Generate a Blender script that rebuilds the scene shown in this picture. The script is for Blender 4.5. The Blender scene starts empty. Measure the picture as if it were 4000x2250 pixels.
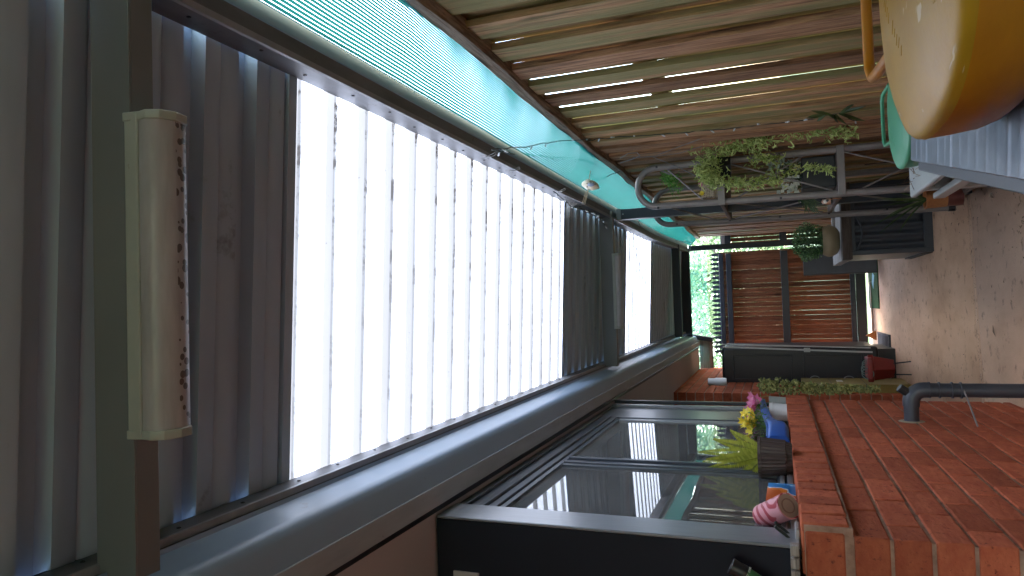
import bpy, math, random
from mathutils import Vector, Matrix, Euler
rad = math.radians
rng = random.Random(7)
scene = bpy.context.scene
COL = scene.collection

# ------------------------------------------------------------------ camera (phone held sideways, looking up the side passage)
H = 1.14
F = 2700.0
_Y = Vector((3025-2000, 1175-1125, F)); _b1 = 1430-1125
_Zv = Vector((-(F*F+50*_b1)/1025.0, _b1, F))
_Y.normalize(); _Zv.normalize(); _X = _Y.cross(_Zv)
R3 = Matrix((_X, _Y, _Zv))
cam = bpy.data.cameras.new("camera"); camo = bpy.data.objects.new("camera", cam); COL.objects.link(camo)
cam.sensor_width = 36; cam.lens = 36*F/4000; cam.clip_start = 0.02; cam.clip_end = 500
cx, cy, cz = R3 @ Vector((1, 0, 0)), R3 @ Vector((0, -1, 0)), R3 @ Vector((0, 0, -1))
camo.matrix_world = Matrix(((cx.x, cy.x, cz.x, 0), (cx.y, cy.y, cz.y, 0), (cx.z, cy.z, cz.z, H), (0, 0, 0, 1)))
scene.camera = camo

# ------------------------------------------------------------------ sky, sun, exposure
w = bpy.data.worlds.new("World"); scene.world = w; w.use_nodes = True
nt = w.node_tree; bg = nt.nodes['Background']
sky = nt.nodes.new('ShaderNodeTexSky'); sky.sky_type = 'NISHITA'; sky.sun_disc = False
SUN_EL, SUN_AZ = rad(58), rad(60)          # azimuth measured from +Y towards +X
sky.sun_elevation = SUN_EL; sky.sun_rotation = SUN_AZ; sky.air_density = 1.3; sky.dust_density = 1.5; sky.ozone_density = 1.0
nt.links.new(sky.outputs[0], bg.inputs[0]); bg.inputs[1].default_value = 0.15
sl = bpy.data.lights.new("sun", 'SUN'); sl.energy = 0.6; sl.angle = rad(12); sl.color = (1, 0.97, 0.94)
so = bpy.data.objects.new("sun", sl); COL.objects.link(so)
d = Vector((math.sin(SUN_AZ)*math.cos(SUN_EL), math.cos(SUN_AZ)*math.cos(SUN_EL), math.sin(SUN_EL)))
so.rotation_euler = d.to_track_quat('Z', 'Y').to_euler()
scene.view_settings.view_transform = 'Standard'; scene.view_settings.look = 'None'
scene.view_settings.exposure = 4.0; scene.view_settings.gamma = 1
scene.cycles.max_bounces = 10; scene.cycles.diffuse_bounces = 6; scene.cycles.transparent_max_bounces = 24
scene.cycles.use_denoising = True

# ------------------------------------------------------------------ measuring helper: a direction met with a real plane of the place
def P(x, y, X=None, Y=None, Z=None):
    v = R3 @ Vector((x*1.5528-2000, y*1.5528-1125, F))
    if X is not None: t = X/v.x
    elif Y is not None: t = Y/v.y
    else: t = (Z-H)/v.z
    return Vector((v.x*t, v.y*t, v.z*t+H))

# ------------------------------------------------------------------ materials
class N:
    def __init__(s, name):
        s.m = bpy.data.materials.new(name); s.m.use_nodes = True; s.t = s.m.node_tree
        s.b = s.t.nodes['Principled BSDF']; s.out = s.t.nodes['Material Output']
    def n(s, ty, **k):
        o = s.t.nodes.new(ty)
        for a, v in k.items():
            if hasattr(o, a): setattr(o, a, v)
            else: o.inputs[a.replace('_', ' ')].default_value = v
        return o
    def l(s, a, b): s.t.links.new(a, b)
    def math(s, op, a, b=None, c=None):
        o = s.t.nodes.new('ShaderNodeMath'); o.operation = op
        for i, v in enumerate((a, b, c)):
            if v is None: continue
            if isinstance(v, (int, float)): o.inputs[i].default_value = v
            else: s.l(v, o.inputs[i])
        return o.outputs[0]
    def coords(s, stretch=(1, 1, 1), rnd=0):
        tc = s.n('ShaderNodeTexCoord'); mp = s.n('ShaderNodeMapping'); mp.inputs['Scale'].default_value = stretch
        s.l(tc.outputs['Object'], mp.inputs[0])
        if rnd:
            at = s.n('ShaderNodeAttribute', attribute_name='rnd'); cb = s.n('ShaderNodeCombineXYZ')
            m = s.math('MULTIPLY', at.outputs['Fac'], 37.0)
            for i in range(3): s.l(m, cb.inputs[i])
            s.l(cb.outputs[0], mp.inputs['Location'])
        return mp.outputs[0]
    def noise(s, co, sc, det=4, rough=.6):
        o = s.n('ShaderNodeTexNoise'); o.inputs['Scale'].default_value = sc; o.inputs['Detail'].default_value = det
        o.inputs['Roughness'].default_value = rough; s.l(co, o.inputs['Vector']); return o.outputs['Fac']
    def ramp(s, f, stops):
        o = s.n('ShaderNodeValToRGB'); e = o.color_ramp.elements
        while len(e) < len(stops): e.new(.5)
        for i, (p, c) in enumerate(stops):
            e[i].position = p; e[i].color = (*c, 1) if len(c) == 3 else c
        s.l(f, o.inputs[0]); return o.outputs[0]
    def mix(s, f, a, b, mode='MIX'):
        o = s.n('ShaderNodeMix', data_type='RGBA', blend_type=mode)
        for i, v in ((0, f), (6, a), (7, b)):
            if isinstance(v, (int, float)): o.inputs[i].default_value = v
            elif isinstance(v, tuple): o.inputs[i].default_value = (*v, 1)
            else: s.l(v, o.inputs[i])
        return o.outputs[2]
    def bump(s, h, st=.3, dist=.01):
        o = s.n('ShaderNodeBump'); o.inputs['Strength'].default_value = st; o.inputs['Distance'].default_value = dist
        s.l(h, o.inputs['Height']); s.l(o.outputs[0], s.b.inputs['Normal'])

def mat(name, c1, c2=None, sc=6, rough=.6, metal=0, stretch=(1, 1, 1), bump=0, bsc=60, rnd=0, spec=.5, c3=None, dirt=None, trans=0):
    s = N(name); co = s.coords(stretch, 1 if rnd else 0)
    c2 = c2 or tuple(v*.82 for v in c1)
    col = s.ramp(s.noise(co, sc), [(.3, c1), (.7, c2)])
    if rnd:
        at = s.n('ShaderNodeAttribute', attribute_name='rnd')
        v = s.math('MULTIPLY_ADD', at.outputs['Fac'], 2*rnd, 1-rnd)
        hsv = s.n('ShaderNodeHueSaturation'); s.l(v, hsv.inputs['Value']); s.l(col, hsv.inputs['Color']); col = hsv.outputs[0]
        if c3:
            f = s.math('GREATER_THAN', at.outputs['Fac'], .72)
            col = s.mix(f, col, c3)
    if dirt:
        f = s.ramp(s.noise(s.coords(), dirt[1], 6, .7), [(dirt[2], (0, 0, 0)), (min(dirt[2]+.12, 1), (1, 1, 1))])
        col = s.mix(f, col, dirt[0])
    s.l(col, s.b.inputs['Base Color'])
    s.b.inputs['Roughness'].default_value = rough; s.b.inputs['Metallic'].default_value = metal
    s.b.inputs['Specular IOR Level'].default_value = spec
    if bump: s.bump(s.noise(co, bsc, 5), bump, .005)
    if trans:
        tr = s.n('ShaderNodeBsdfTranslucent'); s.l(col, tr.inputs[0]); mx = s.n('ShaderNodeMixShader'); mx.inputs[0].default_value = trans
        s.l(s.b.outputs[0], mx.inputs[1]); s.l(tr.outputs[0], mx.inputs[2]); s.l(mx.outputs[0], s.out.inputs[0])
    return s.m

def wood(name, c1, c2, moss=None, axis='z', rnd=.25, dark=.55, grain=1.0, rough=.75, mossy=0):
    s = N(name)
    st = {'z': (14, 14, .9), 'y': (14, .9, 14), 'x': (.9, 14, 14)}[axis]
    co = s.coords(st, 1)
    at = s.n('ShaderNodeAttribute', attribute_name='rnd')
    n1 = s.noise(co, 3.2, 6, .65)
    col = s.ramp(n1, [(.30, tuple(v*dark for v in c1)), (.44, c1), (.55, c2), (.66, tuple(v*.7 for v in c1)), (.72, tuple(v*dark for v in c1))])
    v = s.math('MULTIPLY_ADD', at.outputs['Fac'], 2*rnd, 1-rnd)
    hsv = s.n('ShaderNodeHueSaturation'); s.l(v, hsv.inputs['Value']); s.l(col, hsv.inputs['Color']); col = hsv.outputs[0]
    fine = s.noise(s.coords({'z': (60, 60, 1.6), 'y': (60, 1.6, 60), 'x': (1.6, 60, 60)}[axis], 1), 3, 4, .7)
    col = s.mix(.8, col, s.ramp(fine, [(.32, (.45, .42, .40)), (.5, (1, 1, 1))]), 'MULTIPLY')
    # knots
    kc = s.coords({'z': (9, 9, 2.6), 'y': (9, 2.6, 9), 'x': (2.6, 9, 9)}[axis], 1)
    vo = s.n('ShaderNodeTexVoronoi'); vo.inputs['Scale'].default_value = .8; s.l(kc, vo.inputs['Vector'])
    kf = s.ramp(vo.outputs['Distance'], [(.05, (1, 1, 1)), (.14, (0, 0, 0))])
    col = s.mix(s.math('MULTIPLY', kf, .75), col, tuple(v*.25 for v in c1))
    if moss:
        mf = s.ramp(s.noise(s.coords((10, 10, .8), 1), 1.3, 4), [(.36, (0, 0, 0)), (.56, (1, 1, 1))])
        if mossy: mf = s.math('MULTIPLY', mf, s.math('GREATER_THAN', at.outputs['Fac'], mossy))
        col = s.mix(s.math('MULTIPLY', mf, .85), col, moss)
    s.l(col, s.b.inputs['Base Color']); s.b.inputs['Roughness'].default_value = rough
    s.b.inputs['Specular IOR Level'].default_value = .25
    s.bump(s.noise(co, 7, 6, .7), .5*grain, .004)
    return s.m

def leafm(name, c1, c2, tr=.35):
    s = N(name); at = s.n('ShaderNodeAttribute', attribute_name='rnd')
    col = s.ramp(at.outputs['Fac'], [(0, c1), (1, c2)])
    s.l(col, s.b.inputs['Base Color']); s.b.inputs['Roughness'].default_value = .5
    t = s.n('ShaderNodeBsdfTranslucent'); s.l(col, t.inputs[0]); mx = s.n('ShaderNodeMixShader'); mx.inputs[0].default_value = tr
    s.l(s.b.outputs[0], mx.inputs[1]); s.l(t.outputs[0], mx.inputs[2]); s.l(mx.outputs[0], s.out.inputs[0])
    return s.m

M = {}
M['steel'] = mat('steel_underside', (.38, .47, .57), (.31, .385, .47), sc=1.5, rough=.42, spec=.5, stretch=(1, 3, 1), dirt=((.09, .085, .08), 3, .62))
M['beam'] = mat('painted_beam', (.19, .20, .205), (.15, .16, .168), sc=2, rough=.42)
M['darkpaint'] = mat('dark_blue_grey_paint', (.018, .022, .032), (.014, .017, .026), sc=3, rough=.4)
M['gutter'] = mat('gutter_paint', (.27, .37, .49), (.225, .315, .42), sc=2.5, rough=.42, stretch=(1, .3, 1), dirt=((.20, .19, .17), 9, .66))
M['strip'] = mat('brown_angle', (.15, .155, .17), (.10, .10, .105), sc=7, rough=.5, stretch=(3, .5, 3), dirt=((.05, .04, .035), 22, .62))
M['lip'] = mat('bare_metal_edge', (.30, .31, .33), (.22, .23, .25), sc=12, rough=.4)
M['beige'] = mat('beige_soffit_board', (.48, .45, .46), (.43, .40, .41), sc=1.2, rough=.8)
M['concrete'] = None
M['brick'] = mat('red_clay_brick', (.51, .148, .072), (.38, .092, .048), sc=22, rough=.9, bump=1.0, bsc=60, rnd=.20, stretch=(1, .6, 1.6), dirt=((.13, .035, .028), 60, .575), spec=.15)
M['mortar'] = mat('mortar', (.50, .33, .24), (.26, .15, .11), sc=18, rough=.95, bump=.8, bsc=120, spec=.1)
M['winframe'] = mat('window_frame_paint', (.06, .07, .09), (.05, .06, .078), sc=2, rough=.32, spec=.6)
M['winlight'] = mat('window_frame_edge', (.22, .235, .26), (.18, .195, .215), sc=25, rough=.30, stretch=(6, 6, .6), spec=.8)
M['alu'] = mat('aluminium', (.42, .42, .43), (.33, .33, .34), sc=5, rough=.4, metal=.5)
M['fence'] = wood('fence_paling', (.30, .155, .078), (.47, .265, .14), moss=(.20, .19, .075), rnd=.38, dark=.3, grain=2.2, mossy=.58)
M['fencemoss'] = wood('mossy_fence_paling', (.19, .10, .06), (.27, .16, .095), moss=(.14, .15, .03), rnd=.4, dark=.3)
M['rail'] = wood('weathered_rail', (.22, .135, .085), (.36, .25, .18), axis='y', rnd=.1, dark=.25, grain=2)
M['gatewood'] = wood('oiled_gate_timber', (.21, .085, .04), (.29, .12, .056), rnd=.35, rough=.6)
M['shelfwood'] = wood('shelf_board', (.17, .12, .09), (.24, .18, .14), axis='y', rnd=.1)
M['greywood'] = wood('grey_weathered_timber', (.32, .28, .25), (.45, .41, .37), axis='x', rnd=.15)
M['darktimber'] = wood('dark_planter_timber', (.075, .055, .045), (.11, .085, .07), axis='x', rnd=.1)
M['tube'] = mat('grey_brown_tube', (.25, .22, .20), (.20, .175, .16), sc=14, rough=.38, dirt=((.10, .07, .05), 40, .66))
M['wire'] = mat('thin_wire', (.20, .18, .17), rough=.4)
M['darkwire'] = mat('dark_flex', (.02, .03, .025), rough=.5)
M['bulb'] = mat('clear_bulb_sleeve', (.62, .66, .66), rough=.2)
M['blackpl'] = mat('black_plastic', (.016, .016, .018), (.024, .023, .025), sc=5, rough=.42)
M['cabinet'] = mat('charcoal_plastic', (.014, .015, .02), (.02, .021, .027), sc=3, rough=.35)
M['pipe'] = mat('dark_pipe_paint', (.055, .06, .075), (.045, .048, .06), sc=12, rough=.42, dirt=((.13, .11, .09), 35, .68))
M['olive'] = mat('olive_yellow_metal', (.30, .22, .05), (.24, .175, .04), sc=3, rough=.45, dirt=((.18, .12, .04), 18, .7))
M['redpl'] = mat('red_plastic', (.26, .03, .025), (.19, .02, .018), sc=4, rough=.4)
M['white'] = mat('white_plastic', (.80, .80, .80), (.70, .70, .70), sc=9, rough=.45, dirt=((.3, .28, .26), 60, .7))
M['cream'] = mat('cream_plastic', (.38, .41, .37), (.32, .35, .32), sc=9, rough=.5, dirt=((.2, .15, .09), 30, .66))
M['terra'] = mat('woven_orange_pot', (.46, .20, .07), (.36, .15, .05), sc=60, rough=.7, bump=.8, bsc=90)
M['stonepot'] = mat('sand_coloured_pot', (.40, .31, .19), (.33, .25, .15), sc=6, rough=.6)
M['corr'] = mat('corrugated_planter_panel', (.045, .052, .062), (.035, .04, .05), sc=4, rough=.45)
M['bluepl'] = mat('blue_plastic', (.025, .12, .48), (.02, .10, .42), sc=4, rough=.4)
M['ribpot'] = mat('brown_ribbed_pot', (.085, .06, .055), (.06, .042, .038), sc=14, rough=.5, dirt=((.25, .22, .2), 45, .7))
M['soil'] = mat('soil', (.05, .035, .025), (.03, .02, .015), sc=40, rough=1, bump=1)
M['greencap'] = mat('green_plastic', (.05, .16, .06), rough=.4)
M['letter'] = mat('white_lettering', (.75, .75, .72), rough=.5)
M['steel2'] = mat('galvanised_ribbed', (.18, .21, .25), (.12, .14, .17), sc=10, rough=.38, metal=.35, stretch=(2, 2, 6), dirt=((.5, .5, .5), 30, .68))
M['mat'] = mat('green_coir_mat', (.02, .075, .022), (.014, .05, .016), sc=60, rough=1, bump=1)
M['web'] = mat('cobweb', (.5, .47, .42), rough=.9)
M['grass'] = mat('lawn', (.06, .11, .025), (.10, .13, .05), sc=2, rough=1)
M['leafA'] = leafm('shrub_leaf', (.12, .19, .08), (.42, .52, .28), .45)
M['leafB'] = leafm('boxwood_leaf', (.012, .045, .012), (.17, .34, .11), .1)
M['leafC'] = leafm('trailing_stem', (.24, .33, .07), (.62, .70, .26), .2)
M['leafD'] = leafm('bright_small_leaf', (.05, .20, .02), (.22, .45, .08), .3)
M['leafE'] = leafm('silver_leaf', (.22, .28, .22), (.75, .78, .66), .2)
M['leafF'] = leafm('fern_frond', (.20, .25, .01), (.62, .62, .08), .35)
M['leafG'] = leafm('dark_strap_leaf', (.02, .05, .015), (.10, .15, .05), .2)
M['succ'] = leafm('bead_succulent', (.10, .13, .03), (.42, .42, .15), .1)
M['pink'] = leafm('pink_petal', (.65, .10, .25), (.85, .35, .50), .3)
M['yellow'] = leafm('yellow_petal', (.75, .55, .02), (.90, .75, .08), .3)
M['litter'] = leafm('dead_leaf', (.12, .06, .03), (.32, .20, .10), .1)
M['bark'] = mat('bark', (.12, .09, .065), rough=.9, bump=1)

def concrete():
    s = N('pink_beige_concrete'); co = s.coords((1, .45, 1))
    big = s.noise(co, 1.6, 6, .65); fine = s.noise(s.coords(), 160, 4, .8); mid = s.noise(s.coords(), 11, 6, .7)
    col = s.ramp(big, [(.3, (.31, .22, .155)), (.5, (.41, .30, .22)), (.72, (.48, .37, .285))])
    col = s.mix(.55, col, s.ramp(fine, [(.25, (.30, .2, .15)), (.75, (.62, .48, .39))]), 'MULTIPLY')
    col = s.mix(1.0, col, (2.1, 2.05, 1.95), 'MULTIPLY')
    col = s.mix(s.ramp(mid, [(.57, (0, 0, 0)), (.70, (.8, .8, .8))]), col, (.15, .09, .06))
    s.l(col, s.b.inputs['Base Color']); s.b.inputs['Roughness'].default_value = .85; s.b.inputs['Specular IOR Level'].default_value = .3
    s.bump(s.noise(s.coords(), 90, 6, .8), .6, .004); return s.m
M['concrete'] = concrete()

RIB0, PITCH = 1.58, .158
def poly():
    s = N('translucent_roofing'); tc = s.n('ShaderNodeTexCoord'); sp = s.n('ShaderNodeSeparateXYZ'); s.l(tc.outputs['Object'], sp.inputs[0])
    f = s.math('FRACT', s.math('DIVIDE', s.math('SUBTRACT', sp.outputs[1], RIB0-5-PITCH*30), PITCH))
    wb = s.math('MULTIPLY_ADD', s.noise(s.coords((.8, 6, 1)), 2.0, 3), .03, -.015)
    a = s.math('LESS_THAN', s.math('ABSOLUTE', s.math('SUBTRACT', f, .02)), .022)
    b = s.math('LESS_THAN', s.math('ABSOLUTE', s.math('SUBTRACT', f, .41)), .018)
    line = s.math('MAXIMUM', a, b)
    n = s.ramp(s.noise(s.coords((7, 26, 1)), 1.3, 6, .8), [(.50, (0, 0, 0)), (.58, (1, 1, 1))])
    xr = s.n('ShaderNodeMapRange'); s.l(sp.outputs[0], xr.inputs[0])
    for i, v in ((1, .0), (2, .62), (3, .35), (4, .97)): xr.inputs[i].default_value = v
    dirt = s.math('MULTIPLY', s.math('MULTIPLY', line, n), xr.outputs[0])
    specks = s.ramp(s.noise(s.coords((1, 1, 1)), 90, 3, .6), [(.72, (0, 0, 0)), (.75, (.85, .85, .85))])
    dirt = s.math('MAXIMUM', dirt, specks)
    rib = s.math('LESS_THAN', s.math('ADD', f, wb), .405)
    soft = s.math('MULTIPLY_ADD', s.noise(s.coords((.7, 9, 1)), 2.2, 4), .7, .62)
    # rib shading painted into the sheet colour: ribs darker than the flat pans
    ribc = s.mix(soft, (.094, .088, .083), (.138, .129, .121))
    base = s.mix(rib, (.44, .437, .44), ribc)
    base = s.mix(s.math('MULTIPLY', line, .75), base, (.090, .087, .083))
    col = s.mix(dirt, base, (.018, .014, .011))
    tr = s.n('ShaderNodeBsdfTranslucent'); s.l(col, tr.inputs[0]); tp = s.n('ShaderNodeBsdfTransparent'); s.l(col, tp.inputs[0])
    m1 = s.n('ShaderNodeMixShader'); m1.inputs[0].default_value = .0; s.l(tr.outputs[0], m1.inputs[1]); s.l(tp.outputs[0], m1.inputs[2])
    gl = s.n('ShaderNodeBsdfDiffuse'); s.l(col, gl.inputs[0])
    m2 = s.n('ShaderNodeMixShader'); m2.inputs[0].default_value = .12; s.l(m1.outputs[0], m2.inputs[1]); s.l(gl.outputs[0], m2.inputs[2])
    s.l(m2.outputs[0], s.out.inputs[0]); return s.m
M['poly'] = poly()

def cloth(name, col, hole, weave=520.0, graze=.06):
    s = N(name); tc = s.n('ShaderNodeTexCoord'); sp = s.n('ShaderNodeSeparateXYZ'); s.l(tc.outputs['Object'], sp.inputs[0])
    # knitted rows running along the passage, with thin rungs between them
    u = s.math('ADD', s.math('MULTIPLY', sp.outputs[0], 1.0), s.math('MULTIPLY', s.noise(s.coords(), 3, 2), .004))
    f = s.math('FRACT', s.math('MULTIPLY', u, weave/2.4))
    holef = s.math('LESS_THAN', f, hole)
    big = s.noise(s.coords((3, .5, 3)), 2, 3)
    lw = s.n('ShaderNodeLayerWeight'); lw.inputs[0].default_value = .5
    mr = s.n('ShaderNodeMapRange'); mr.interpolation_type = 'SMOOTHSTEP'; s.l(lw.outputs['Facing'], mr.inputs[0])
    for i_, v_ in ((1, .36), (2, .70), (3, 1.0), (4, graze)): mr.inputs[i_].default_value = v_     # threads hide the holes when seen edge-on
    holef = s.math('MULTIPLY', s.math('MULTIPLY', holef, s.math('MULTIPLY_ADD', big, .5, .75)), mr.outputs[0])
    c = s.mix(s.noise(s.coords((8, 1, 8)), 3, 3), col, tuple(v*.7 for v in col))
    df = s.n('ShaderNodeBsdfDiffuse'); s.l(c, df.inputs[0]); tr = s.n('ShaderNodeBsdfTranslucent'); s.l(c, tr.inputs[0])
    m1 = s.n('ShaderNodeMixShader'); m1.inputs[0].default_value = .68; s.l(df.outputs[0], m1.inputs[1]); s.l(tr.outputs[0], m1.inputs[2])
    tp = s.n('ShaderNodeBsdfTransparent'); m2 = s.n('ShaderNodeMixShader'); s.l(holef, m2.inputs[0])
    s.l(m1.outputs[0], m2.inputs[1]); s.l(tp.outputs[0], m2.inputs[2]); s.l(m2.outputs[0], s.out.inputs[0]); return s.m
M['cloth'] = cloth('green_shade_cloth', (.006, .052, .042), .16, weave=340)
M['sheer'] = cloth('sheer_green_netting', (.10, .55, .40), .85, graze=1.0)

def glassm():
    s = N('window_glass'); gl = s.n('ShaderNodeBsdfGlossy'); gl.inputs['Roughness'].default_value = .015; gl.inputs['Color'].default_value = (.9, .92, .92, 1)
    tp = s.n('ShaderNodeBsdfTransparent'); tp.inputs[0].default_value = (.55, .57, .57, 1)
    fr = s.n('ShaderNodeFresnel'); fr.inputs[0].default_value = 1.75
    mx = s.n('ShaderNodeMixShader'); s.l(fr.outputs[0], mx.inputs[0]); s.l(tp.outputs[0], mx.inputs[1]); s.l(gl.outputs[0], mx.inputs[2])
    df = s.n('ShaderNodeBsdfDiffuse'); df.inputs[0].default_value = (.42, .42, .42, 1); m3 = s.n('ShaderNodeMixShader')       # film of dust
    s.l(s.math('MULTIPLY_ADD', s.noise(s.coords(), 5, 5), .30, .02), m3.inputs[0]); s.l(mx.outputs[0], m3.inputs[1]); s.l(df.outputs[0], m3.inputs[2])
    s.l(m3.outputs[0], s.out.inputs[0]); return s.m
M['glass'] = glassm()

def tintpl(name, c1, c2, tr, sc=9, marks=None):
    s = N(name); col = s.ramp(s.noise(s.coords((1, 1, 2.5)), sc, 5), [(.3, c1), (.7, c2)])
    if marks: col = s.mix(s.ramp(s.noise(s.coords((9, 9, 90)), 1.5, 3), [(.66, (0, 0, 0)), (.69, (.7, .7, .7))]), col, marks)
    s.l(col, s.b.inputs['Base Color']); s.b.inputs['Roughness'].default_value = .38
    t = s.n('ShaderNodeBsdfTranslucent'); s.l(col, t.inputs[0]); mx = s.n('ShaderNodeMixShader'); mx.inputs[0].default_value = tr
    s.l(s.b.outputs[0], mx.inputs[1]); s.l(t.outputs[0], mx.inputs[2]); s.l(mx.outputs[0], s.out.inputs[0])
    s.bump(s.noise(s.coords(), 160, 3), .15, .002); return s.m
M['yellowpl'] = tintpl('yellow_translucent_plastic', (.52, .29, .014), (.43, .23, .012), .2, marks=(.75, .62, .38))
M['orangepl'] = tintpl('orange_plastic', (.66, .27, .012), (.52, .20, .01), .3)
M['mintpl'] = tintpl('mint_green_plastic', (.10, .42, .22), (.085, .37, .19), .25)
M['traypl'] = tintpl('cloudy_plastic', (.45, .48, .46), (.38, .40, .39), .2)
M['diffuser'] = tintpl('frosted_diffuser', (.58, .52, .48), (.48, .44, .42), .25, sc=5)

def diffuser():
    s = N('mould_spotted_diffuser'); tc = s.n('ShaderNodeTexCoord'); sp = s.n('ShaderNodeSeparateXYZ'); s.l(tc.outputs['Object'], sp.inputs[0])
    col = s.ramp(s.noise(s.coords((1, 8, 1)), 6, 4), [(.3, (.54, .54, .56)), (.7, (.40, .39, .40))])
    vo = s.n('ShaderNodeTexVoronoi'); vo.inputs['Scale'].default_value = 62; s.l(s.coords(), vo.inputs['Vector'])
    sz = s.noise(s.coords(), 14, 2)
    spot = s.math('LESS_THAN', vo.outputs['Distance'], s.math('MULTIPLY_ADD', sz, .9, -.10))
    yr = s.n('ShaderNodeMapRange'); s.l(sp.outputs[1], yr.inputs[0])
    for i, v in ((1, .022), (2, .052), (3, 0), (4, 1)): yr.inputs[i].default_value = v
    spot = s.math('MULTIPLY', spot, s.math('GREATER_THAN', yr.outputs[0], .45))
    col = s.mix(s.math('MULTIPLY', spot, .85), col, (.07, .045, .035))
    s.l(col, s.b.inputs['Base Color']); s.b.inputs['Roughness'].default_value = .3
    t = s.n('ShaderNodeBsdfTranslucent'); s.l(col, t.inputs[0]); mx = s.n('ShaderNodeMixShader'); mx.inputs[0].default_value = .25
    s.l(s.b.outputs[0], mx.inputs[1]); s.l(t.outputs[0], mx.inputs[2]); s.l(mx.outputs[0], s.out.inputs[0]); return s.m
M['spotdiff'] = diffuser()

# ------------------------------------------------------------------ mesh builder
class MB:
    def __init__(s): s.v = []; s.f = []; s.r = []; s.sm = []
    def add(s, vs, fs, rnd=None, smooth=False):
        o = len(s.v); s.v += [Vector(p) for p in vs]
        r = rng.random() if rnd is None else rnd
        for f in fs: s.f.append([i+o for i in f]); s.r.append(r); s.sm.append(smooth)
        return s
    def box(s, x0, x1, y0, y1, z0, z1, rnd=None, rot=None, about=None):
        vs = [Vector((x, y, z)) for z in (z0, z1) for y in (y0, y1) for x in (x0, x1)]
        if rot is not None:
            c = Vector(about) if about is not None else sum(vs, Vector())/8
            vs = [c + rot @ (p-c) for p in vs]
        return s.add(vs, [(0, 2, 3, 1), (4, 5, 7, 6), (0, 1, 5, 4), (2, 6, 7, 3), (0, 4, 6, 2), (1, 3, 7, 5)], rnd)
    def tube(s, pts, r, n=8, closed=False, rnd=None, cap=True):
        pts = [Vector(p) for p in pts]; m = len(pts); vs = []; up = None
        rs = r if isinstance(r, (list, tuple)) else [r]*m
        for i, p in enumerate(pts):
            if closed: t = pts[(i+1) % m]-pts[i-1]
            else: t = pts[min(i+1, m-1)]-pts[max(i-1, 0)]
            t.normalize()
            if up is None: up = t.orthogonal().normalized()
            up = (up - t*up.dot(t)).normalized(); b = t.cross(up)
            for k in range(n):
                a = 2*math.pi*k/n; vs.append(p + (up*math.cos(a)+b*math.sin(a))*rs[i])
        fs = []
        for i in range(m if closed else m-1):
            j = (i+1) % m
            for k in range(n): fs.append((i*n+k, i*n+(k+1) % n, j*n+(k+1) % n, j*n+k))
        if cap and not closed: fs += [tuple(range(n))[::-1], tuple((m-1)*n+k for k in range(n))]
        return s.add(vs, fs, rnd, True)
    def lathe(s, prof, c, n=24, axis=Vector((0, 0, 1)), flute=0, nf=0, rnd=None, sx=1, sy=1):
        c = Vector(c); q = axis.normalized().to_track_quat('Z', 'Y'); vs = []
        for r, z in prof:
            for k in range(n):
                a = 2*math.pi*k/n; rr = r*(1+(flute*math.cos(a*nf) if nf else 0))
                vs.append(c + q @ Vector((rr*math.cos(a)*sx, rr*math.sin(a)*sy, z)))
        fs = [(i*n+k, i*n+(k+1) % n, (i+1)*n+(k+1) % n, (i+1)*n+k) for i in range(len(prof)-1) for k in range(n)]
        return s.add(vs, fs, rnd, True)
    def prism(s, poly, axis, a, b, rnd=None, smooth=False):   # closed outline in the plane normal to axis, swept a..b
        n = len(poly); vs = []
        for t in (a, b):
            for u, v in poly: vs.append({'x': (t, u, v), 'y': (u, t, v), 'z': (u, v, t)}[axis])
        return s.add(vs, [tuple(range(n))[::-1], tuple(range(n, 2*n))] + [(i, (i+1) % n, n+(i+1) % n, n+i) for i in range(n)], rnd, smooth)
    def leaf(s, p, d, up, L, W, fold=.2, rnd=None):
        d = d.normalized(); sd = d.cross(up)
        sd = sd.normalized() if sd.length > 1e-4 else d.orthogonal().normalized()
        nn = sd.cross(d)
        return s.add([p, p+d*L*.45+sd*W*.5+nn*W*fold, p+d*L, p+d*L*.45-sd*W*.5+nn*W*fold], [(0, 1, 2), (0, 2, 3)], rnd)

ORG = {}
def link(o, parent, loc):
    COL.objects.link(o); loc = Vector(loc)
    if parent is not None: o.parent = parent; o.location = loc-ORG[parent.name]
    else: o.location = loc
    ORG[o.name] = loc
def tag(o, label=None, cat=None, group=None, kind=None):
    if label: o['label'] = label
    if cat: o['category'] = cat
    if group: o['group'] = group
    if kind: o['kind'] = kind
    return o
def thing(name, loc, label, cat, group=None):
    o = bpy.data.objects.new(name, None); o.empty_display_size = .05; link(o, None, loc); return tag(o, label, cat, group)
def put(name, mb, m, parent=None, loc=None, bevel=0, seg=2, sharp=40, label=None, mats=None):
    if loc is None: loc = ORG[parent.name] if parent is not None else sum(mb.v, Vector())/len(mb.v)
    loc = Vector(loc)
    me = bpy.data.meshes.new(name); me.from_pydata([tuple(p-loc) for p in mb.v], [], mb.f)
    me.polygons.foreach_set('use_smooth', mb.sm if not bevel else [True]*len(mb.f))
    a = me.attributes.new('rnd', 'FLOAT', 'FACE'); a.data.foreach_set('value', mb.r)
    me.update(); me.set_sharp_from_angle(angle=rad(sharp))
    me.materials.append(m if not isinstance(m, str) else M[m])
    o = bpy.data.objects.new(name, me); link(o, parent, loc)
    if bevel:
        b = o.modifiers.new('bevel', 'BEVEL'); b.width = bevel; b.segments = seg; b.limit_method = 'ANGLE'; b.angle_limit = rad(35)
    if label: o['label'] = label
    return o
def copytree(o, delta):
    c = o.copy(); COL.objects.link(c); c.location = o.location+Vector(delta)
    def rec(src, dst):
        for ch in [k for k in COL.objects if k.parent == src]:
            d_ = ch.copy(); COL.objects.link(d_); d_.parent = dst; rec(ch, d_)
    rec(o, c); ORG[c.name] = ORG[o.name]+Vector(delta); return c
def V(*a): return Vector(a)

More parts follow.
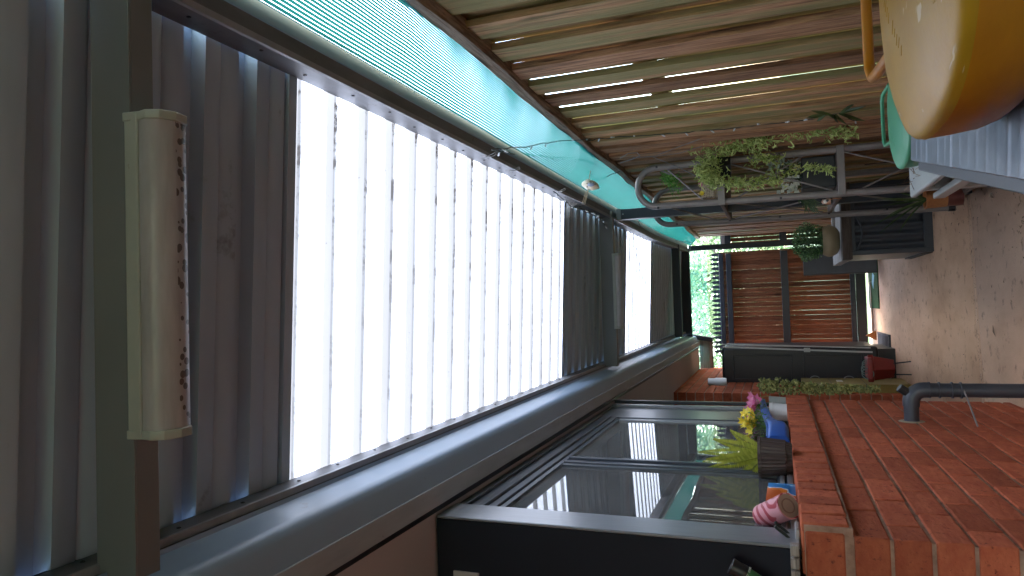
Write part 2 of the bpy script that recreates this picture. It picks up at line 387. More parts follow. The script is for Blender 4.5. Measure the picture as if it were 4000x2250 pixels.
# ================================================================== GROUND
g = MB(); g.add([(-60, -60, -.03), (60, -60, -.03), (60, 60, -.03), (-60, 60, -.03)], [(0, 1, 2, 3)])
tag(put('ground', g, 'grass', loc=(0, 0, 0)), kind='structure')
a, b = P(2438, 490, Z=0), P(2470, 925, Z=0)
def jy(x): return a.y+(b.y-a.y)*(x-a.x)/(b.x-a.x)
pv = MB()
pv.add([(-1.6, -4.1, 0), (1.05, -4.1, 0), (1.05, jy(1.05)-.006, 0), (-1.6, jy(-1.6)-.006, 0)], [(0, 1, 2, 3)])
pv.add([(-1.6, jy(-1.6)+.006, 0), (1.05, jy(1.05)+.006, 0), (1.05, jy(1.05)+.05, 0), (-1.6, jy(-1.6)+.05, 0)], [(0, 1, 2, 3)])
pv.add([(-1.6, jy(-1.6)+.06, 0), (1.05, jy(1.05)+.06, 0), (1.05, 10.1, 0), (-1.6, 10.1, 0)], [(0, 1, 2, 3)])
po = put('pavement', pv, 'concrete', loc=(0, 0, 0)); tag(po, kind='structure')
so_ = po.modifiers.new('thick', 'SOLIDIFY'); so_.thickness = .02
# leaf litter
lt = MB()
def litter(cx_, cy_, sx, sy, n, s=.02):
    for _ in range(n):
        p = V(rng.gauss(cx_, sx), rng.gauss(cy_, sy), .004+rng.random()*.006); an = rng.random()*6.28
        L = s*rng.uniform(.5, 1.6); lt.leaf(p, V(math.cos(an), math.sin(an), rng.uniform(-.05, .2)), V(0, 0, 1), L, L*.35, .3)
litter(.62, 4.0, .12, .35, 90, .03); litter(.55, 5.0, .12, .3, 50, .025); litter(.2, 4.2, .25, .5, 35, .014); litter(-.3, 6.5, .3, 1.2, 60, .014)
litter(.35, 3.9, .12, .12, 60, .018); litter(.3, 6.9, .15, .5, 30, .02)
litter(.66, 4.35, .05, .1, 60, .05)
for i_ in range(180):
    xx = rng.uniform(-.55, .9); p = V(xx, jy(xx)+rng.gauss(.02, .03), .004); an = rng.random()*6.28; L = rng.uniform(.006, .016)
    lt.leaf(p, V(math.cos(an), math.sin(an), .1), V(0, 0, 1), L, L*.4, .3)
litter(-.52, 5.6, .05, 1.0, 60, .016); litter(.86, 5.2, .05, .5, 60, .03)
p = P(2505, 848, Z=.005); lt.leaf(p, V(1, .25, .1), V(0, 0, 1), .07, .02, .3, .2)
tag(put('leaf_litter', lt, 'litter', loc=(0, 0, 0)), 'scatter of small dead brown leaves lying on the concrete', 'leaf litter', kind='stuff')

# ================================================================== PATIO ROOF
roof = thing('patio_roof', (0, 5, 0), 'long steel patio roof with milky translucent sheets over the side passage', 'patio roof')
XL0, XR0, ZL, ZR = -.435, .625, 2.325, 2.272
def zr(x): return ZL+(ZR-ZL)*(x-XL0)/(XR0-XL0)
def xl(y): return -.436+.006*max(0, min(9, y))
def xr(y): return .622+.0015*y if y < 7 else .632+.03*(y-7)
def sheet(y0, y1, pitch=PITCH, ribw=.065, h=.028, phase=RIB0):
    pts = [(y0, 0)]; k0 = math.floor((y0-phase)/pitch)-1
    k = k0
    while True:
        s0 = phase+k*pitch; k += 1
        if s0 > y1: break
        for dy, dz in ((0, 0), (.010, h), (ribw-.010, h), (ribw, 0), (ribw+(pitch-ribw)*.42, 0), (ribw+(pitch-ribw)*.5, .006), (ribw+(pitch-ribw)*.58, 0)):
            if y0 < s0+dy < y1: pts.append((s0+dy, dz))
    pts.append((y1, 0))
    mb = MB(); xs = 8; vs = []
    for y, dz in pts:
        for i in range(xs+1):
            x = xl(y)-.02+(xr(y)+.04-xl(y))*i/xs; vs.append((x, y, zr(x)+dz))
    n = xs+1
    mb.add(vs, [(j*n+i, j*n+i+1, (j+1)*n+i+1, (j+1)*n+i) for j in range(len(pts)-1) for i in range(xs)])
    return mb
put('steel_sheet', sheet(-4.0, 1.455, .16, .06, .03), 'steel', roof)
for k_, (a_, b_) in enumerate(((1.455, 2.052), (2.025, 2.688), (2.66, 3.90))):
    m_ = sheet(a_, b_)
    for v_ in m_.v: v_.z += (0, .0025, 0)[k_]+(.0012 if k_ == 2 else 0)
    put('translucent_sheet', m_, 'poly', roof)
put('steel_sheet', sheet(3.90, 5.735, .158, .065, .03), 'steel', roof)
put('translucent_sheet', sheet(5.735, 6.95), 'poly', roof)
put('steel_sheet', sheet(6.95, 9.45, .158, .04, .03), 'steel', roof)
put('flashing', MB().add([(-.60, -4, 2.345), (-.60, 9.4, 2.345), (-.425, 9.4, 2.326), (-.425, -4, 2.326)], [(0, 1, 2, 3)]).add([(-.60, -4, 2.349), (-.60, 9.4, 2.349), (-.425, 9.4, 2.330), (-.425, -4, 2.330)], [(0, 1, 2, 3)]), 'darkpaint', roof)
cs = MB(); cs.add([(x, y, zr(x)+dz) for y in (1.43, 1.46) for x, dz in ((-.45, -.006), (.63, -.006), (.63, .035), (-.45, .035))], [(0, 1, 2, 3), (7, 6, 5, 4), (0, 4, 5, 1), (2, 6, 7, 3)])
put('closer_strip', cs, 'steel', roof)
# cross beams (C purlins)
def cbeam(y, zb=2.17, t=.004, d=.05):
    mb = MB(); x0, x1 = xl(y)-.01, xr(y)+.03
    mb.box(x0, x1, y, y+t, zb, 2.262).box(x0, x1, y+t, y+d, zb, zb+t).box(x0, x1, y+t, y+d, 2.258, 2.262).box(x0, x1, y+d-t, y+d, zb+t, zb+.018)
    return mb
put('cross_beam', cbeam(.878), 'beam', roof, bevel=.0015)
put('cross_beam', cbeam(4.72, 2.168), 'beam', roof, bevel=.0015)
put('cross_beam', cbeam(8.35, 2.17, d=.06), 'darkpaint', roof, bevel=.0015)
put('end_beam', MB().box(-.46, .73, 9.38, 9.44, 2.17, 2.30), 'darkpaint', roof, bevel=.003)
# long side beams: inner web, bottom lip, outer gutter
def along(f, y0, y1, prof, n=14):
    mb = MB(); m = len(prof); vs = []
    for i in range(n+1):
        y = y0+(y1-y0)*i/n; o = f(y)
        for x, z in prof: vs.append((o+x, y, z))
    fs = [(i*m+k, i*m+(k+1) % m, (i+1)*m+(k+1) % m, (i+1)*m+k) for i in range(n) for k in range(m)]
    fs += [tuple(range(m))[::-1], tuple(n*m+k for k in range(m))]
    return mb.add(vs, fs)
put('side_beam', along(lambda y: xr(y), -4.0, 9.4, [(-.012, 2.268), (-.012, 2.190), (.036, 2.184), (.036, 2.188), (-.008, 2.194), (-.008, 2.268)]), 'strip', roof)
put('side_beam_lip', along(lambda y: xr(y), -4.0, 9.4, [(-.016, 2.190), (-.014, 2.183), (.000, 2.1815), (.000, 2.1835), (-.012, 2.186), (-.0125, 2.190)]), 'lip', roof)
put('outer_gutter', along(lambda y: xr(y), -4.0, 9.4, [(.037, 2.262), (.037, 2.190), (.040, 2.186), (.082, 2.189), (.088, 2.194), (.104, 2.215), (.108, 2.25), (.104, 2.25), (.100, 2.217), (.085, 2.198), (.080, 2.193), (.041, 2.193), (.041, 2.262)]), 'gutter', roof)
put('side_beam', along(lambda y: xl(y), -4.0, 9.4, [(.008, 2.318), (.008, 2.262), (-.02, 2.258), (-.02, 2.262), (.004, 2.266), (.004, 2.318)]), 'strip', roof)
put('side_beam_lip', along(lambda y: xl(y), -4.0, 9.4, [(.010, 2.262), (.009, 2.256), (-.006, 2.254), (-.006, 2.2565), (.004, 2.258), (.005, 2.262)]), 'lip', roof)
# rivets along both beams
rv = MB()
y = .5
while y < 9.2:
    for sx, zz in ((xr(y)-.0125, 2.225), (xl(y)+.0085, 2.29)):
        s_ = -1 if sx > 0 else 1
        rv.lathe([(.0001, .003*1), (.004, .002), (.005, 0)], (sx, y+rng.uniform(-.01, .01), zz+rng.uniform(-.01, .01)), 6, V(s_, 0, 0))
    y += .19
put('rivets', rv, 'blackpl', roof)
# posts
pst = P(1550, 555, Z=2.18)
for (x0, x1, y0) in ((.612, .684, 4.86), (.688, .755, 9.30)):
    put('post', MB().box(x0, x1, y0, y0+.07, 0, 2.165), 'darkpaint', roof, bevel=.003)
    put('post_bracket', MB().box(x0-.004, x1+.004, y0-.004, y0+.074, 2.135, 2.168), 'beam', roof, bevel=.002)
put('screw', MB().lathe([(.0001, .004), (.005, .003), (.006, 0)], (.648, 4.858, 2.12), 8, V(0, -1, 0)), 'alu', roof)

# batten lights
def batten(loc, label, group='batten lights under the patio roof', k=1.0, hl=.275):
    t = thing('batten_light', loc, label, 'light fitting', group); x, y, z = loc
    put('base', MB().box(x-hl, x+hl, y, y+.075*k, z-.030*k, z), 'cream', t, bevel=.003)
    prof = [(a_*k, b_*k) for a_, b_ in [(.004, -.030), (.000, -.048), (.010, -.068), (.035, -.079), (.062, -.074), (.076, -.056), (.078, -.030)]]
    put('diffuser', MB().prism([(y+a_, z+b_) for a_, b_ in prof], 'x', x-hl+.013, x+hl-.013), 'spotdiff', t, sharp=50)
    for s_ in (-1, 1):
        xa, xb = (x-hl-.003, x-hl+.013) if s_ < 0 else (x+hl-.013, x+hl+.003)
        pr = [(y-.003, z+.0)] + [(y+a_*1.03-.002, z+b_*1.06) for a_, b_ in prof] + [(y+.081*k, z)]
        put('end_cap', MB().prism(pr, 'x', xa, xb), 'cream', t, bevel=.002)
    return t
batten((.078, .864, 2.168), 'mould-spotted fluorescent batten light on the nearest roof beam')
batten((.100, 4.66, 2.168), 'fluorescent batten light on the far cross beam, past the big white sheets', k=.72, hl=.255)

# ================================================================== SHADE CLOTH
sc_ = MB(); ny, nx = 190, 14; vs = []
for j in range(ny+1):
    y = -4+13.7*j/ny
    x0, x1 = xr(y)+.080, .935
    z0, z1 = 2.187, 2.100-.035*math.sin(max(0, y-1)*.55)*.5+.012*math.sin(y*3.1)
    for i in range(nx+1):
        t = i/nx; x = x0+(x1-x0)*t
        z = z0+(z1-z0)*t-.03*math.sin(math.pi*t)*(1+.3*math.sin(y*1.3))+.003*math.sin(y*23+t*4)*t+.004*math.sin(y*9.7)*t
        vs.append((x, y, z))
n = nx+1
sc_.add(vs, [(j*n+i, j*n+i+1, (j+1)*n+i+1, (j+1)*n+i) for j in range(ny) for i in range(nx)], smooth=True)
tag(put('shade_cloth', sc_, 'cloth', loc=(.8, 5, 2.1)), 'green knitted shade cloth stretched from the roof beam to the fence top', 'shade cloth')
s2 = MB(); vs = []
for j in range(9):
    for i in range(41):
        x = -1.15+1.85*i/40; z = 1.97+.38*j/8
        vs.append((x, 9.62+.02*math.sin(x*9)+.01*math.sin(x*31), z+.012*math.sin(x*7)*(1-j/8)))
s2.add(vs, [(j*41+i, j*41+i+1, (j+1)*41+i+1, (j+1)*41+i) for j in range(8) for i in range(40)], smooth=True)
tag(put('netting', s2, 'sheer', loc=(0, 9.62, 2.2)), 'thin pale green netting hung across the opening above the gate', 'netting')

# ================================================================== FENCE
fence = thing('paling_fence', (.93, 5, 0), 'tall brown lapped paling fence with mossy boards along the passage', 'fence')
fr_, bk = MB(), MB(); y = -3.95; k = 0
while y < 9.8:
    r1 = rng.random(); tw = rng.uniform(-.004, .004)
    fr_.box(.908+tw, .9335, y, y+.118, 0, 2.075+rng.uniform(-.01, .01), rnd=rng.random(), rot=Euler((rng.uniform(-.003, .003), 0, rng.uniform(-.012, .012))).to_matrix())
    gap = .006 if (y > 1.9 and rng.random() < .8) else 0
    bk.box(.945, .957, y+.085, y+(rng.uniform(.246, .255) if gap else .268), 0, 2.075+rng.uniform(-.01, .01), rnd=rng.random(), rot=Euler((rng.uniform(.006, .010) if gap else 0, 0, 0)).to_matrix())
    y += .213; k += 1
put('palings', fr_, 'fence', fence)
put('backing_palings', bk, 'fencemoss', fence)
rl = MB(); ny = 84; vs = []; ring = 8
for j in range(ny+1):
    y = -4+13.8*j/ny; wob = .008*math.sin(y*2.1)+.006*math.sin(y*5.3)
    wx = .004*math.sin(y*3.3)
    z0 = P(1440, 320, X=.90).z-.0
    zc_ = 2.075+wob; 
    for a_, b_ in ((-.034, -.024), (-.036, .018), (-.022, .032), (.03, .034), (.036, .02), (.034, -.026), (.01, -.031), (-.02, -.030)):
        vs.append((.915+wx+a_*rng.uniform(.9, 1.1), y, zc_+b_*rng.uniform(.88, 1.12)))
rl.add(vs, [(j*ring+i, j*ring+(i+1) % ring, (j+1)*ring+(i+1) % ring, (j+1)*ring+i) for j in range(ny) for i in range(ring)], rnd=.5)
put('top_rail', rl, 'rail', fence, sharp=30)
put('lower_rail', MB().box(.96, 1.0, -4, 9.8, .35, .43, .4).box(.96, 1.0, -4, 9.8, 1.55, 1.63, .6), 'rail', fence)

# ================================================================== GATE AND END FENCE
gate = thing('picket_gate', (0, 9.85, 0), 'reddish timber gate with dark rails and pointed picket tops at the far end', 'gate')
pk = MB(); dk = MB(); x = -.70
while x < .655:
    w_ = rng.choice((.0610, .0617, .0622)); c = x+w_/2; z0 = .20+rng.uniform(-.005, .005); yy = 9.86+rng.uniform(-.002, .002)
    pk.box(x, x+w_, yy, yy+.015, z0, 1.80, rnd=rng.random(), rot=Matrix.Rotation(rng.uniform(-.0008, .0008), 3, 'Y'))
    pr = [(c-.029, 1.801), (c-.029, 1.835), (c-.018, 1.87), (c-.022, 1.90), (c-.012, 1.925), (c, 1.955), (c+.012, 1.925), (c+.022, 1.90), (c+.018, 1.87), (c+.029, 1.835), (c+.029, 1.801)]
    dk.prism(pr, 'y', yy, yy+.015); x += .063
put('pickets', pk, 'gatewood', gate); put('picket_tops', dk, 'darkpaint', gate)
for z0, z1 in ((1.772, 1.83), (1.668, 1.735), (.955, 1.045), (.165, .225)):
    put('rail', MB().box(-.70, .66, 9.80, 9.845, z0, z1), 'darkpaint', gate, bevel=.003)
put('kick_board', MB().box(-.70, .66, 9.83, 9.85, .045, .16), 'blackpl', gate, bevel=.002)
ep = thing('end_panel', (.8, 9.88, 0), 'narrow fixed timber panel between the far post and the paling fence', 'fence panel')
mb = MB(); x = .765
while x < .93: mb.box(x, x+.05, 9.87, 9.885, .1, 1.72+rng.uniform(-.01, .01)); x += .058
put('boards', mb, 'gatewood', ep)
for z0, z1 in ((1.665, 1.74), (.955, 1.045), (.16, .22)): put('rail', MB().box(.757, .945, 9.83, 9.868, z0, z1), 'darkpaint', ep, bevel=.002)
put('capping', MB().box(.755, .95, 9.83, 9.90, 1.742, 1.80), 'greywood', ep, bevel=.004)

# ================================================================== HOUSE
house = thing('brick_house', (-1.0, 3.1, 0), 'red brick house with projecting dark framed window along the left of the passage', 'house')
YN, YF = 1.87, 4.36
XW = -.575
bl, mo = MB(), MB()
def brickbox(x0, x1, y0, y1, z0, z1):
    q = .0012; r_ = lambda: rng.uniform(-q, q)
    bl.box(x0+r_(), x1+r_(), y0+r_(), y1+r_(), z0+r_(), z1+r_())
course = .0865; ztop = .992
nrow = 12
for rI in range(nrow):
    z1 = ztop-.010-rI*course; z0 = z1-.0765
    if z1 < 0: break
    z0 = max(z0, -.01)
    y = YN; first = True
    off = 0 if rI % 2 == 0 else 1
    if off: brickbox(XW-.23, XW, YN, YN+.11, z0, z1); y = YN+.12
    else: brickbox(XW-.11, XW, YN, YN+.23, z0, z1); y = YN+.24
    while y < YF-.02:
        y1 = min(y+.23, YF); brickbox(XW-.11, XW, y, y1, z0, z1); y += .24
    # end face bricks
    x = XW-(.24 if off else .12)
    while x > -1.25: brickbox(max(x-.23, -1.3), x, YN, YN+.11, z0, z1); x -= .24
mo.box(-1.25, XW-.006, YN+.006, YF-.004, 0, ztop)
put('brickwork', bl, 'brick', house, bevel=.003, seg=1)
put('mortar', mo, 'mortar', house)
# brick-on-edge sill
sb = MB(); y = YN+.012
while y < YF:
    sb.box(-.685, -.553+rng.uniform(-.003, .003), y, y+.0765, .990+rng.uniform(-.001, .002), 1.100+rng.uniform(-.002, .002)); y += .0862
for xa, xb in ((-.80, -.573), (-1.04, -.812), (-1.25, -1.052)): sb.box(xa, xb, YN, YN+.0105, 1.003, 1.092)
put('brick_sill', sb, 'brick', house, bevel=.004, seg=1)
sm_ = MB().box(-.69, -.560, YN+.004, YF, .984, 1.094); sm_.box(-1.25, -.70, YN+.006, YN+.1, .996, 1.094)
put('sill_mortar', sm_, 'mortar', house)
# dark end panel of the projecting window
ed = MB().box(-1.25, -.6205, YN+.003, YN+.04, 1.105, 2.115)
put('window_side_panel', ed, mat('navy_panel_paint', (.012, .015, .026), rough=.65, spec=.25), house, bevel=.002)
put('side_panel_batten', MB().box(-1.2, P(1150, 1436, Y=YN).x, YN-.004, YN+.0025, 1.98, P(1142, 1440, Y=YN).z), 'beige', house)
for k in range(3):
    x1_ = -.600-.040*k
    pass
# window
def hbar(x0, x1, y0, y1, z0, z1, **k): return MB().box(x0, x1, y0, y1, z0, z1)
win = put('window', MB().box(-.66, -.620, YN+.045, 4.243, 2.098, 2.118).box(-.66, -.636, YN+.045, 4.243, 1.100, 1.155), 'winframe', house, bevel=.003)
put('inner_jamb', MB().box(-.66, -.6205, YN+.045, YN+.133, 1.104, 2.097), 'winframe', win)
put('frame', MB().box(-.6195, -.6105, YN+.0, YN+.135, 1.104, 2.113), 'winlight', win, bevel=.003, label='brushed pale near jamb')
put('frame', MB().box(-.66, -.6125, 4.245, 4.285, 1.104, 2.112), 'winlight', win, bevel=.003)
put('far_stile', MB().box(-.66, -.628, 3.87, 4.243, 1.156, 2.097), 'winframe', win, bevel=.003)
put('stile_edge', MB().box(-.66, -.634, 3.82, 3.869, 1.156, 2.0), 'winlight', win, bevel=.003)
for x1_, z0, z1 in ((-.616, 2.082, 2.096), (-.625, 2.045, 2.080), (-.620, 2.028, 2.043), (-.628, 1.996, 2.026), (-.634, 1.972, 1.994)):
    put('head_trim', MB().box(-.66, x1_, YN+.137, 3.868, z0, z1), 'winframe', win, bevel=.003)
for x1_, y0_, y1_ in ((-.634, 2.700, 2.728), (-.628, 2.730, 2.752), (-.636, 2.754, 2.800), (-.626, 2.802, 2.824), (-.634, 2.826, 2.850)):
    put('mullion', MB().box(-.66, x1_, y0_, y1_, 1.156, 1.971), 'winframe', win, bevel=.002)
put('track', MB().box(-.6355, -.622, YN+.14, 3.8, 1.104, 1.122), 'alu', win, bevel=.002)
put('track', MB().box(-.6355, -.628, YN+.14, 3.8, 1.132, 1.147), 'alu', win, bevel=.002)
put('pane', MB().box(-.646, -.642, 2.0, 2.705, 1.15, 1.98), 'glass', win)
put('pane', MB().box(-.646, -.642, 2.845, 3.83, 1.15, 1.98), 'glass', win)
# room behind the glass
room = MB()
room.box(-2.6, -2.58, 1.95, 4.33, 1.0, 2.3).box(-2.58, -.72, 1.95, 1.97, 1.0, 2.3).box(-2.58, -.72, 4.31, 4.33, 1.0, 2.3).box(-2.58, -.72, 1.97, 4.31, 2.2, 2.22).box(-2.58, -.72, 1.97, 4.31, 1.0, 1.05)
put('room_lining', room, M['beige'], house)
put('blind', MB().box(-.80, -.79, 3.55, 4.28, 1.1, 2.1), M['greywood'] if False else mat('cream_blind', (.40, .36, .30), rough=.9), house)
# soffit, fascia, gutter, roof, main wall
put('soffit', MB().box(-1.05, -.604, -4, YN+.018, 2.122, 2.13).box(-1.05, -.604, YN+.018, 9.66, 2.122, 2.13), 'beige', house)
put('fascia', along(lambda y: 0.0, -4, 9.66, [(-.604, 2.116), (-.585, 2.114), (-.585, 2.28), (-.604, 2.28)]), 'darkpaint', house)
gp = [(-.585, 2.112), (-.552, 2.116), (-.530, 2.128), (-.505, 2.136), (-.492, 2.142), (-.486, 2.152), (-.484, 2.180), (-.490, 2.205), (-.484, 2.222), (-.474, 2.228), (-.466, 2.226), (-.4665, 2.223), (-.474, 2.2245), (-.480, 2.219), (-.4865, 2.205), (-.480, 2.180), (-.4825, 2.154), (-.489, 2.1455), (-.503, 2.14), (-.528, 2.132), (-.550, 2.120), (-.585, 2.1165)]
_o = [(-.536, 2.117), (-.500, 2.127), (-.478, 2.134), (-.466, 2.140), (-.459, 2.150), (-.456, 2.166), (-.451, 2.225), (-.446, 2.236), (-.436, 2.238)]
GP = _o+[(x_-.003 if z_ > 2.15 else x_, z_+.003) for x_, z_ in _o[::-1]]
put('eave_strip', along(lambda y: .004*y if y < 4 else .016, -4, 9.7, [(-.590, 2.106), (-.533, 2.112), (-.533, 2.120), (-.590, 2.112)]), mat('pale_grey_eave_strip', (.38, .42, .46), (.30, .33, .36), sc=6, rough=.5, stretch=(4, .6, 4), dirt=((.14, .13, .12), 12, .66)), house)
gm = along(lambda y: .004*y if y < 4 else .016, -4, 9.72, GP, 40); gm.sm = [True]*len(gm.f)
put('gutter', gm, 'gutter', house, sharp=50)
rf = MB(); rf.prism([(-.53, 2.25), (-3.2, 3.4), (-3.2, 3.46), (-.53, 2.31)], 'y', -4, 9.7)
put('roof', rf, M['corr'], house)
# main wall beyond the window: pier with its end towards us
pb, pm = MB(), MB(); Yp = 7.05
z = 0.01; kk = 0
while z < 2.1:
    z1 = min(z+.0765, 2.118)
    pb.box(-.995 if kk % 2 else -1.11, -.882, Yp, Yp+(.11 if kk % 2 else .23), z, z1)
    yy = Yp+(.12 if kk % 2 else .24)
    while yy < 9.75: pb.box(-.992, -.882, yy, min(yy+.23, 9.8), z, z1); yy += .24
    z += .0865; kk += 1
pm.box(-1.10, -.888, Yp+.006, 9.78, 0, 2.118)
put('wall_beyond', pb, 'brick', house, bevel=.003, seg=1); put('wall_beyond_mortar', pm, 'mortar', house)
put('recess_wall', MB().box(-1.9, -1.15, YF+.01, 7.05, 0, 2.12).box(-1.9, -.72, YF-.1, YF-.01, 1.10, 2.118), M['darkpaint'], house)
put('end_trim', MB().box(-.6185, -.6, YF-.008, YF+.02, 1.1, 2.115), 'darkpaint', house)
put('white_vent_pipe', MB().lathe([(.001, 0), (.035, 0), (.037, .01), (.037, .10), (.033, .105), (.033, .17), (.001, .17)], P(1795, 960, Y=6.95)-V(0, 0, .12), 16), 'white', house)
# boards closing the far end of the eave
put('eave_end_board', MB().box(-.93, -.50, 9.70, 9.73, 1.94, 2.115), 'greywood', house)
put('barge_board', MB().box(-.50, -.44, 9.56, 9.70, 1.93, 2.20, rot=Matrix.Rotation(.18, 3, 'Y')), 'darkpaint', house, bevel=.003)
put('back_wall', MB().box(-3.2, -3.1, -4, 9.7, 0, 3.4), 'beige', house)
put('near_wall', MB().box(-1.25, -1.05, -4, YN, 0, 2.12), 'brick', house)

# downpipe
pp = thing('waste_pipe', (-.43, 3.62, 0), 'dark painted waste pipe with elbow coming out of the brick wall', 'pipe')
pc = P(2293, 1060, X=XW); py, pz = pc.y, pc.z-.002
r0 = .0315
put('outlet', MB().tube([(XW-.02, py, pz), (-.475, py, pz)], r0, 20), 'pipe', pp)
el = [(-.485+.055*math.sin(a_), py, pz-.055+.055*math.cos(a_)) for a_ in [i*math.pi/2/8 for i in range(9)]]
put('elbow', MB().tube([(-.505, py, pz)]+el+[(-.43, py, pz-.075)], r0+.004, 20), 'pipe', pp)
put('drop', MB().tube([(-.43, py, pz-.07), (-.43, py, .0)], r0, 20), 'pipe', pp)
for zz in (pz-.075, pz-.115, pz-.165, pz-.20): put('joint_ring', MB().lathe([(r0, -.004), (r0+.006, -.003), (r0+.006, .003), (r0, .004)], (-.43, py, zz), 20), 'pipe', pp)
put('inspection_cap', MB().tube([(-.445, py-.005, pz+.012), (-.418, py-.01, pz+.048)], .021, 6), 'blackpl', pp, bevel=.002)
put('tie_wire', MB().tube([(XW, py-.10, pz-.235), (-.47, py-.05, pz-.215), (-.43, py-r0-.003, pz-.205), (-.40, py, pz-.2)], .004, 6), 'wire', pp)
cc = MB(); cc.lathe([(.034, .004), (.048, .003), (.056, 0)], (XW, py, pz), 18, V(1, 0, 0))
put('mortar_collar', cc, mat('pale_sealant', (.42, .36, .26), rough=.9), pp)

# ================================================================== TALL CABINET, FRAME, TUB, OLIVE PANEL
cb = thing('storage_cabinet', (-.72, 8.1, 0), 'tall charcoal plastic cabinet with recessed panels standing before the gate', 'cabinet')
put('body', MB().box(-.94, -.50, 8.0, 8.9, .16, 1.71), 'cabinet', cb, bevel=.03, seg=3)
for z0, z1 in ((.98, 1.60), (.30, .88)):
    fmb = MB(); fmb.box(-.86, -.58, 7.992, 8.004, z1-.02, z1).box(-.86, -.58, 7.992, 8.004, z0, z0+.02).box(-.86, -.84, 7.992, 8.004, z0+.02, z1-.02).box(-.60, -.58, 7.992, 8.004, z0+.02, z1-.02)
    put('panel_moulding', fmb, 'cabinet', cb, bevel=.004)
put('plinth', MB().box(-.92, -.53, 8.05, 8.85, 0, .16), 'blackpl', cb)
af = thing('folded_frame', (-.48, 7.9, 0), 'folded grey aluminium frame leaning against the tall charcoal cabinet', 'folding frame')
a0, a1 = P(1818, 873, Y=7.9), P(2195, 886, Y=7.9)
b0, b1 = P(1815, 866, Y=7.9), P(2190, 875, Y=7.9)
put('rail', MB().tube([a0, a1], .012, 4), 'alu', af); put('rail', MB().tube([b0, b1], .009, 4), 'alu', af)
c0 = P(2030, 878, Y=7.88); put('latch', MB().box(c0.x-.03, c0.x+.012, 7.86, 7.9, c0.z-.03, c0.z+.03), 'alu', af, bevel=.003)

rt = thing('seed_spreader', (-.68, 7.1, 0), 'dark red plastic tub on thin black legs holding pale cable loops', 'tub')
cr = P(2190, 920, Y=7.2)
put('tub', MB().lathe([(.0, -.17), (.075, -.17), (.105, .0), (.118, .0), (.118, .045), (.11, .05), (.10, .04), (.07, -.15), (.0, -.15)], (cr.x-.03, 7.25, .30), 4, sx=1.1, sy=1.0), 'redpl', rt, bevel=.006)
put('rim', MB().box(cr.x-.12, cr.x+.075, 7.13, 7.37, .318, .36), 'redpl', rt, bevel=.008)
for sx in (-.05, .05): put('leg', MB().tube([(cr.x-.03+sx, 7.2, .14), (cr.x-.02+sx*1.2, 7.18, 0.0)], .006, 6), 'blackpl', rt)
hs = thing('cable_coil', (cr.x-.03, 7.2, .36), 'loose loops of pale green cable spilling from the red tub', 'cable')
hm = MB()
for k in range(5):
    c = V(cr.x-.07+k*.022, 7.2+rng.uniform(-.05, .05), .36); r_ = rng.uniform(.035, .05); tl = rng.uniform(-.5, .5)
    hm.tube([c+V(r_*math.cos(t), r_*tl*math.sin(t), r_*math.sin(t)) for t in [i*2*math.pi/16 for i in range(16)]], .0035, 6, closed=True)
put('loops', hm, mat('pale_green_cable', (.22, .32, .29), rough=.5), hs)

ob = thing('olive_panel', (-.85, 7.2, 0), 'tall narrow olive yellow metal box standing in front of the brick pier', 'metal box')
oy = 7.2; ox = P(2100, 966, Y=oy).x; oyb = ox/(P(2100, 951, Y=1.0).x); ozt = P(2020, 966, Y=oy).z
put('body', MB().box(ox-.28, ox, oy, oyb, .0, ozt), 'olive', ob, bevel=.004)
put('upper_seam', MB().box(ox-.27, ox+.0015, oy-.0015, oyb+.001, ozt*.72, ozt*.72+.006), 'blackpl', ob)
put('lower_seam', MB().box(ox-.27, ox+.0015, oy-.0015, oyb+.001, ozt*.4, ozt*.4+.006), 'blackpl', ob)
for zz in (.86, .52, .16):
    put('wire_handle', MB().tube([(ox+.03*math.sin(t), oyb-.1, ozt*zz-.045*math.cos(t)) for t in [i*math.pi/8 for i in range(9)]], .004, 6), 'lip', ob)
put('label_sticker', MB().box(ox, ox+.002, oy+.2, oyb-.2, ozt*.60, ozt*.66), 'white', ob)

# ================================================================== ITEMS ON THE SILL
ZS = 1.102
def disc(c, r, z, n=20): return MB().add([(c[0]+r*math.cos(2*math.pi*k/n), c[1]+r*math.sin(2*math.pi*k/n), z) for k in range(n)], [tuple(range(n))])
# fern
fc = (-.571, 2.71)
fn = thing('potted_fern', (fc[0], fc[1], ZS), 'yellow-green fern in a dark brown ribbed pot on the brick sill', 'potted plant')
put('pot', MB().lathe([(0, 0), (.052, 0), (.055, .012), (.057, .02), (.062, .022), (.070, .105), (.073, .107), (.073, .117), (.068, .117), (.066, .10), (.0, .10)], (fc[0], fc[1], ZS), 120, flute=.022, nf=30), 'ribpot', fn)
put('soil', disc(fc, .065, ZS+.103), 'soil', fn)
ff = MB()
def frond(p0, d0, L, W, curve, mb, n=26):
    p = Vector(p0); d_ = Vector(d0).normalized(); st = L/n; pts = [p.copy()]
    for i in range(n):
        d_ = (d_+Vector(curve)*st).normalized(); q = p+d_*st; t = i/n
        w_ = W*math.sin(math.pi*min(1, .12+.88*t)**.8)*(1-.3*t)+.003
        sd = d_.cross(V(.15, 1, 0)).normalized()
        for s_ in (-1, 1):
            mb.leaf(p, sd*s_+d_*.35, V(0, 1, 0), w_, st*1.1, .1, rng.uniform(.3, 1)*(1-.3*(1-t)))
        p = q; pts.append(p.copy())
    mb.tube(pts, .0012, 4, rnd=0)
base = V(fc[0]+.005, fc[1], ZS+.10)
def tow(x, y, dx=.0): return (P(x, y, Y=2.78+dx)-base).normalized()
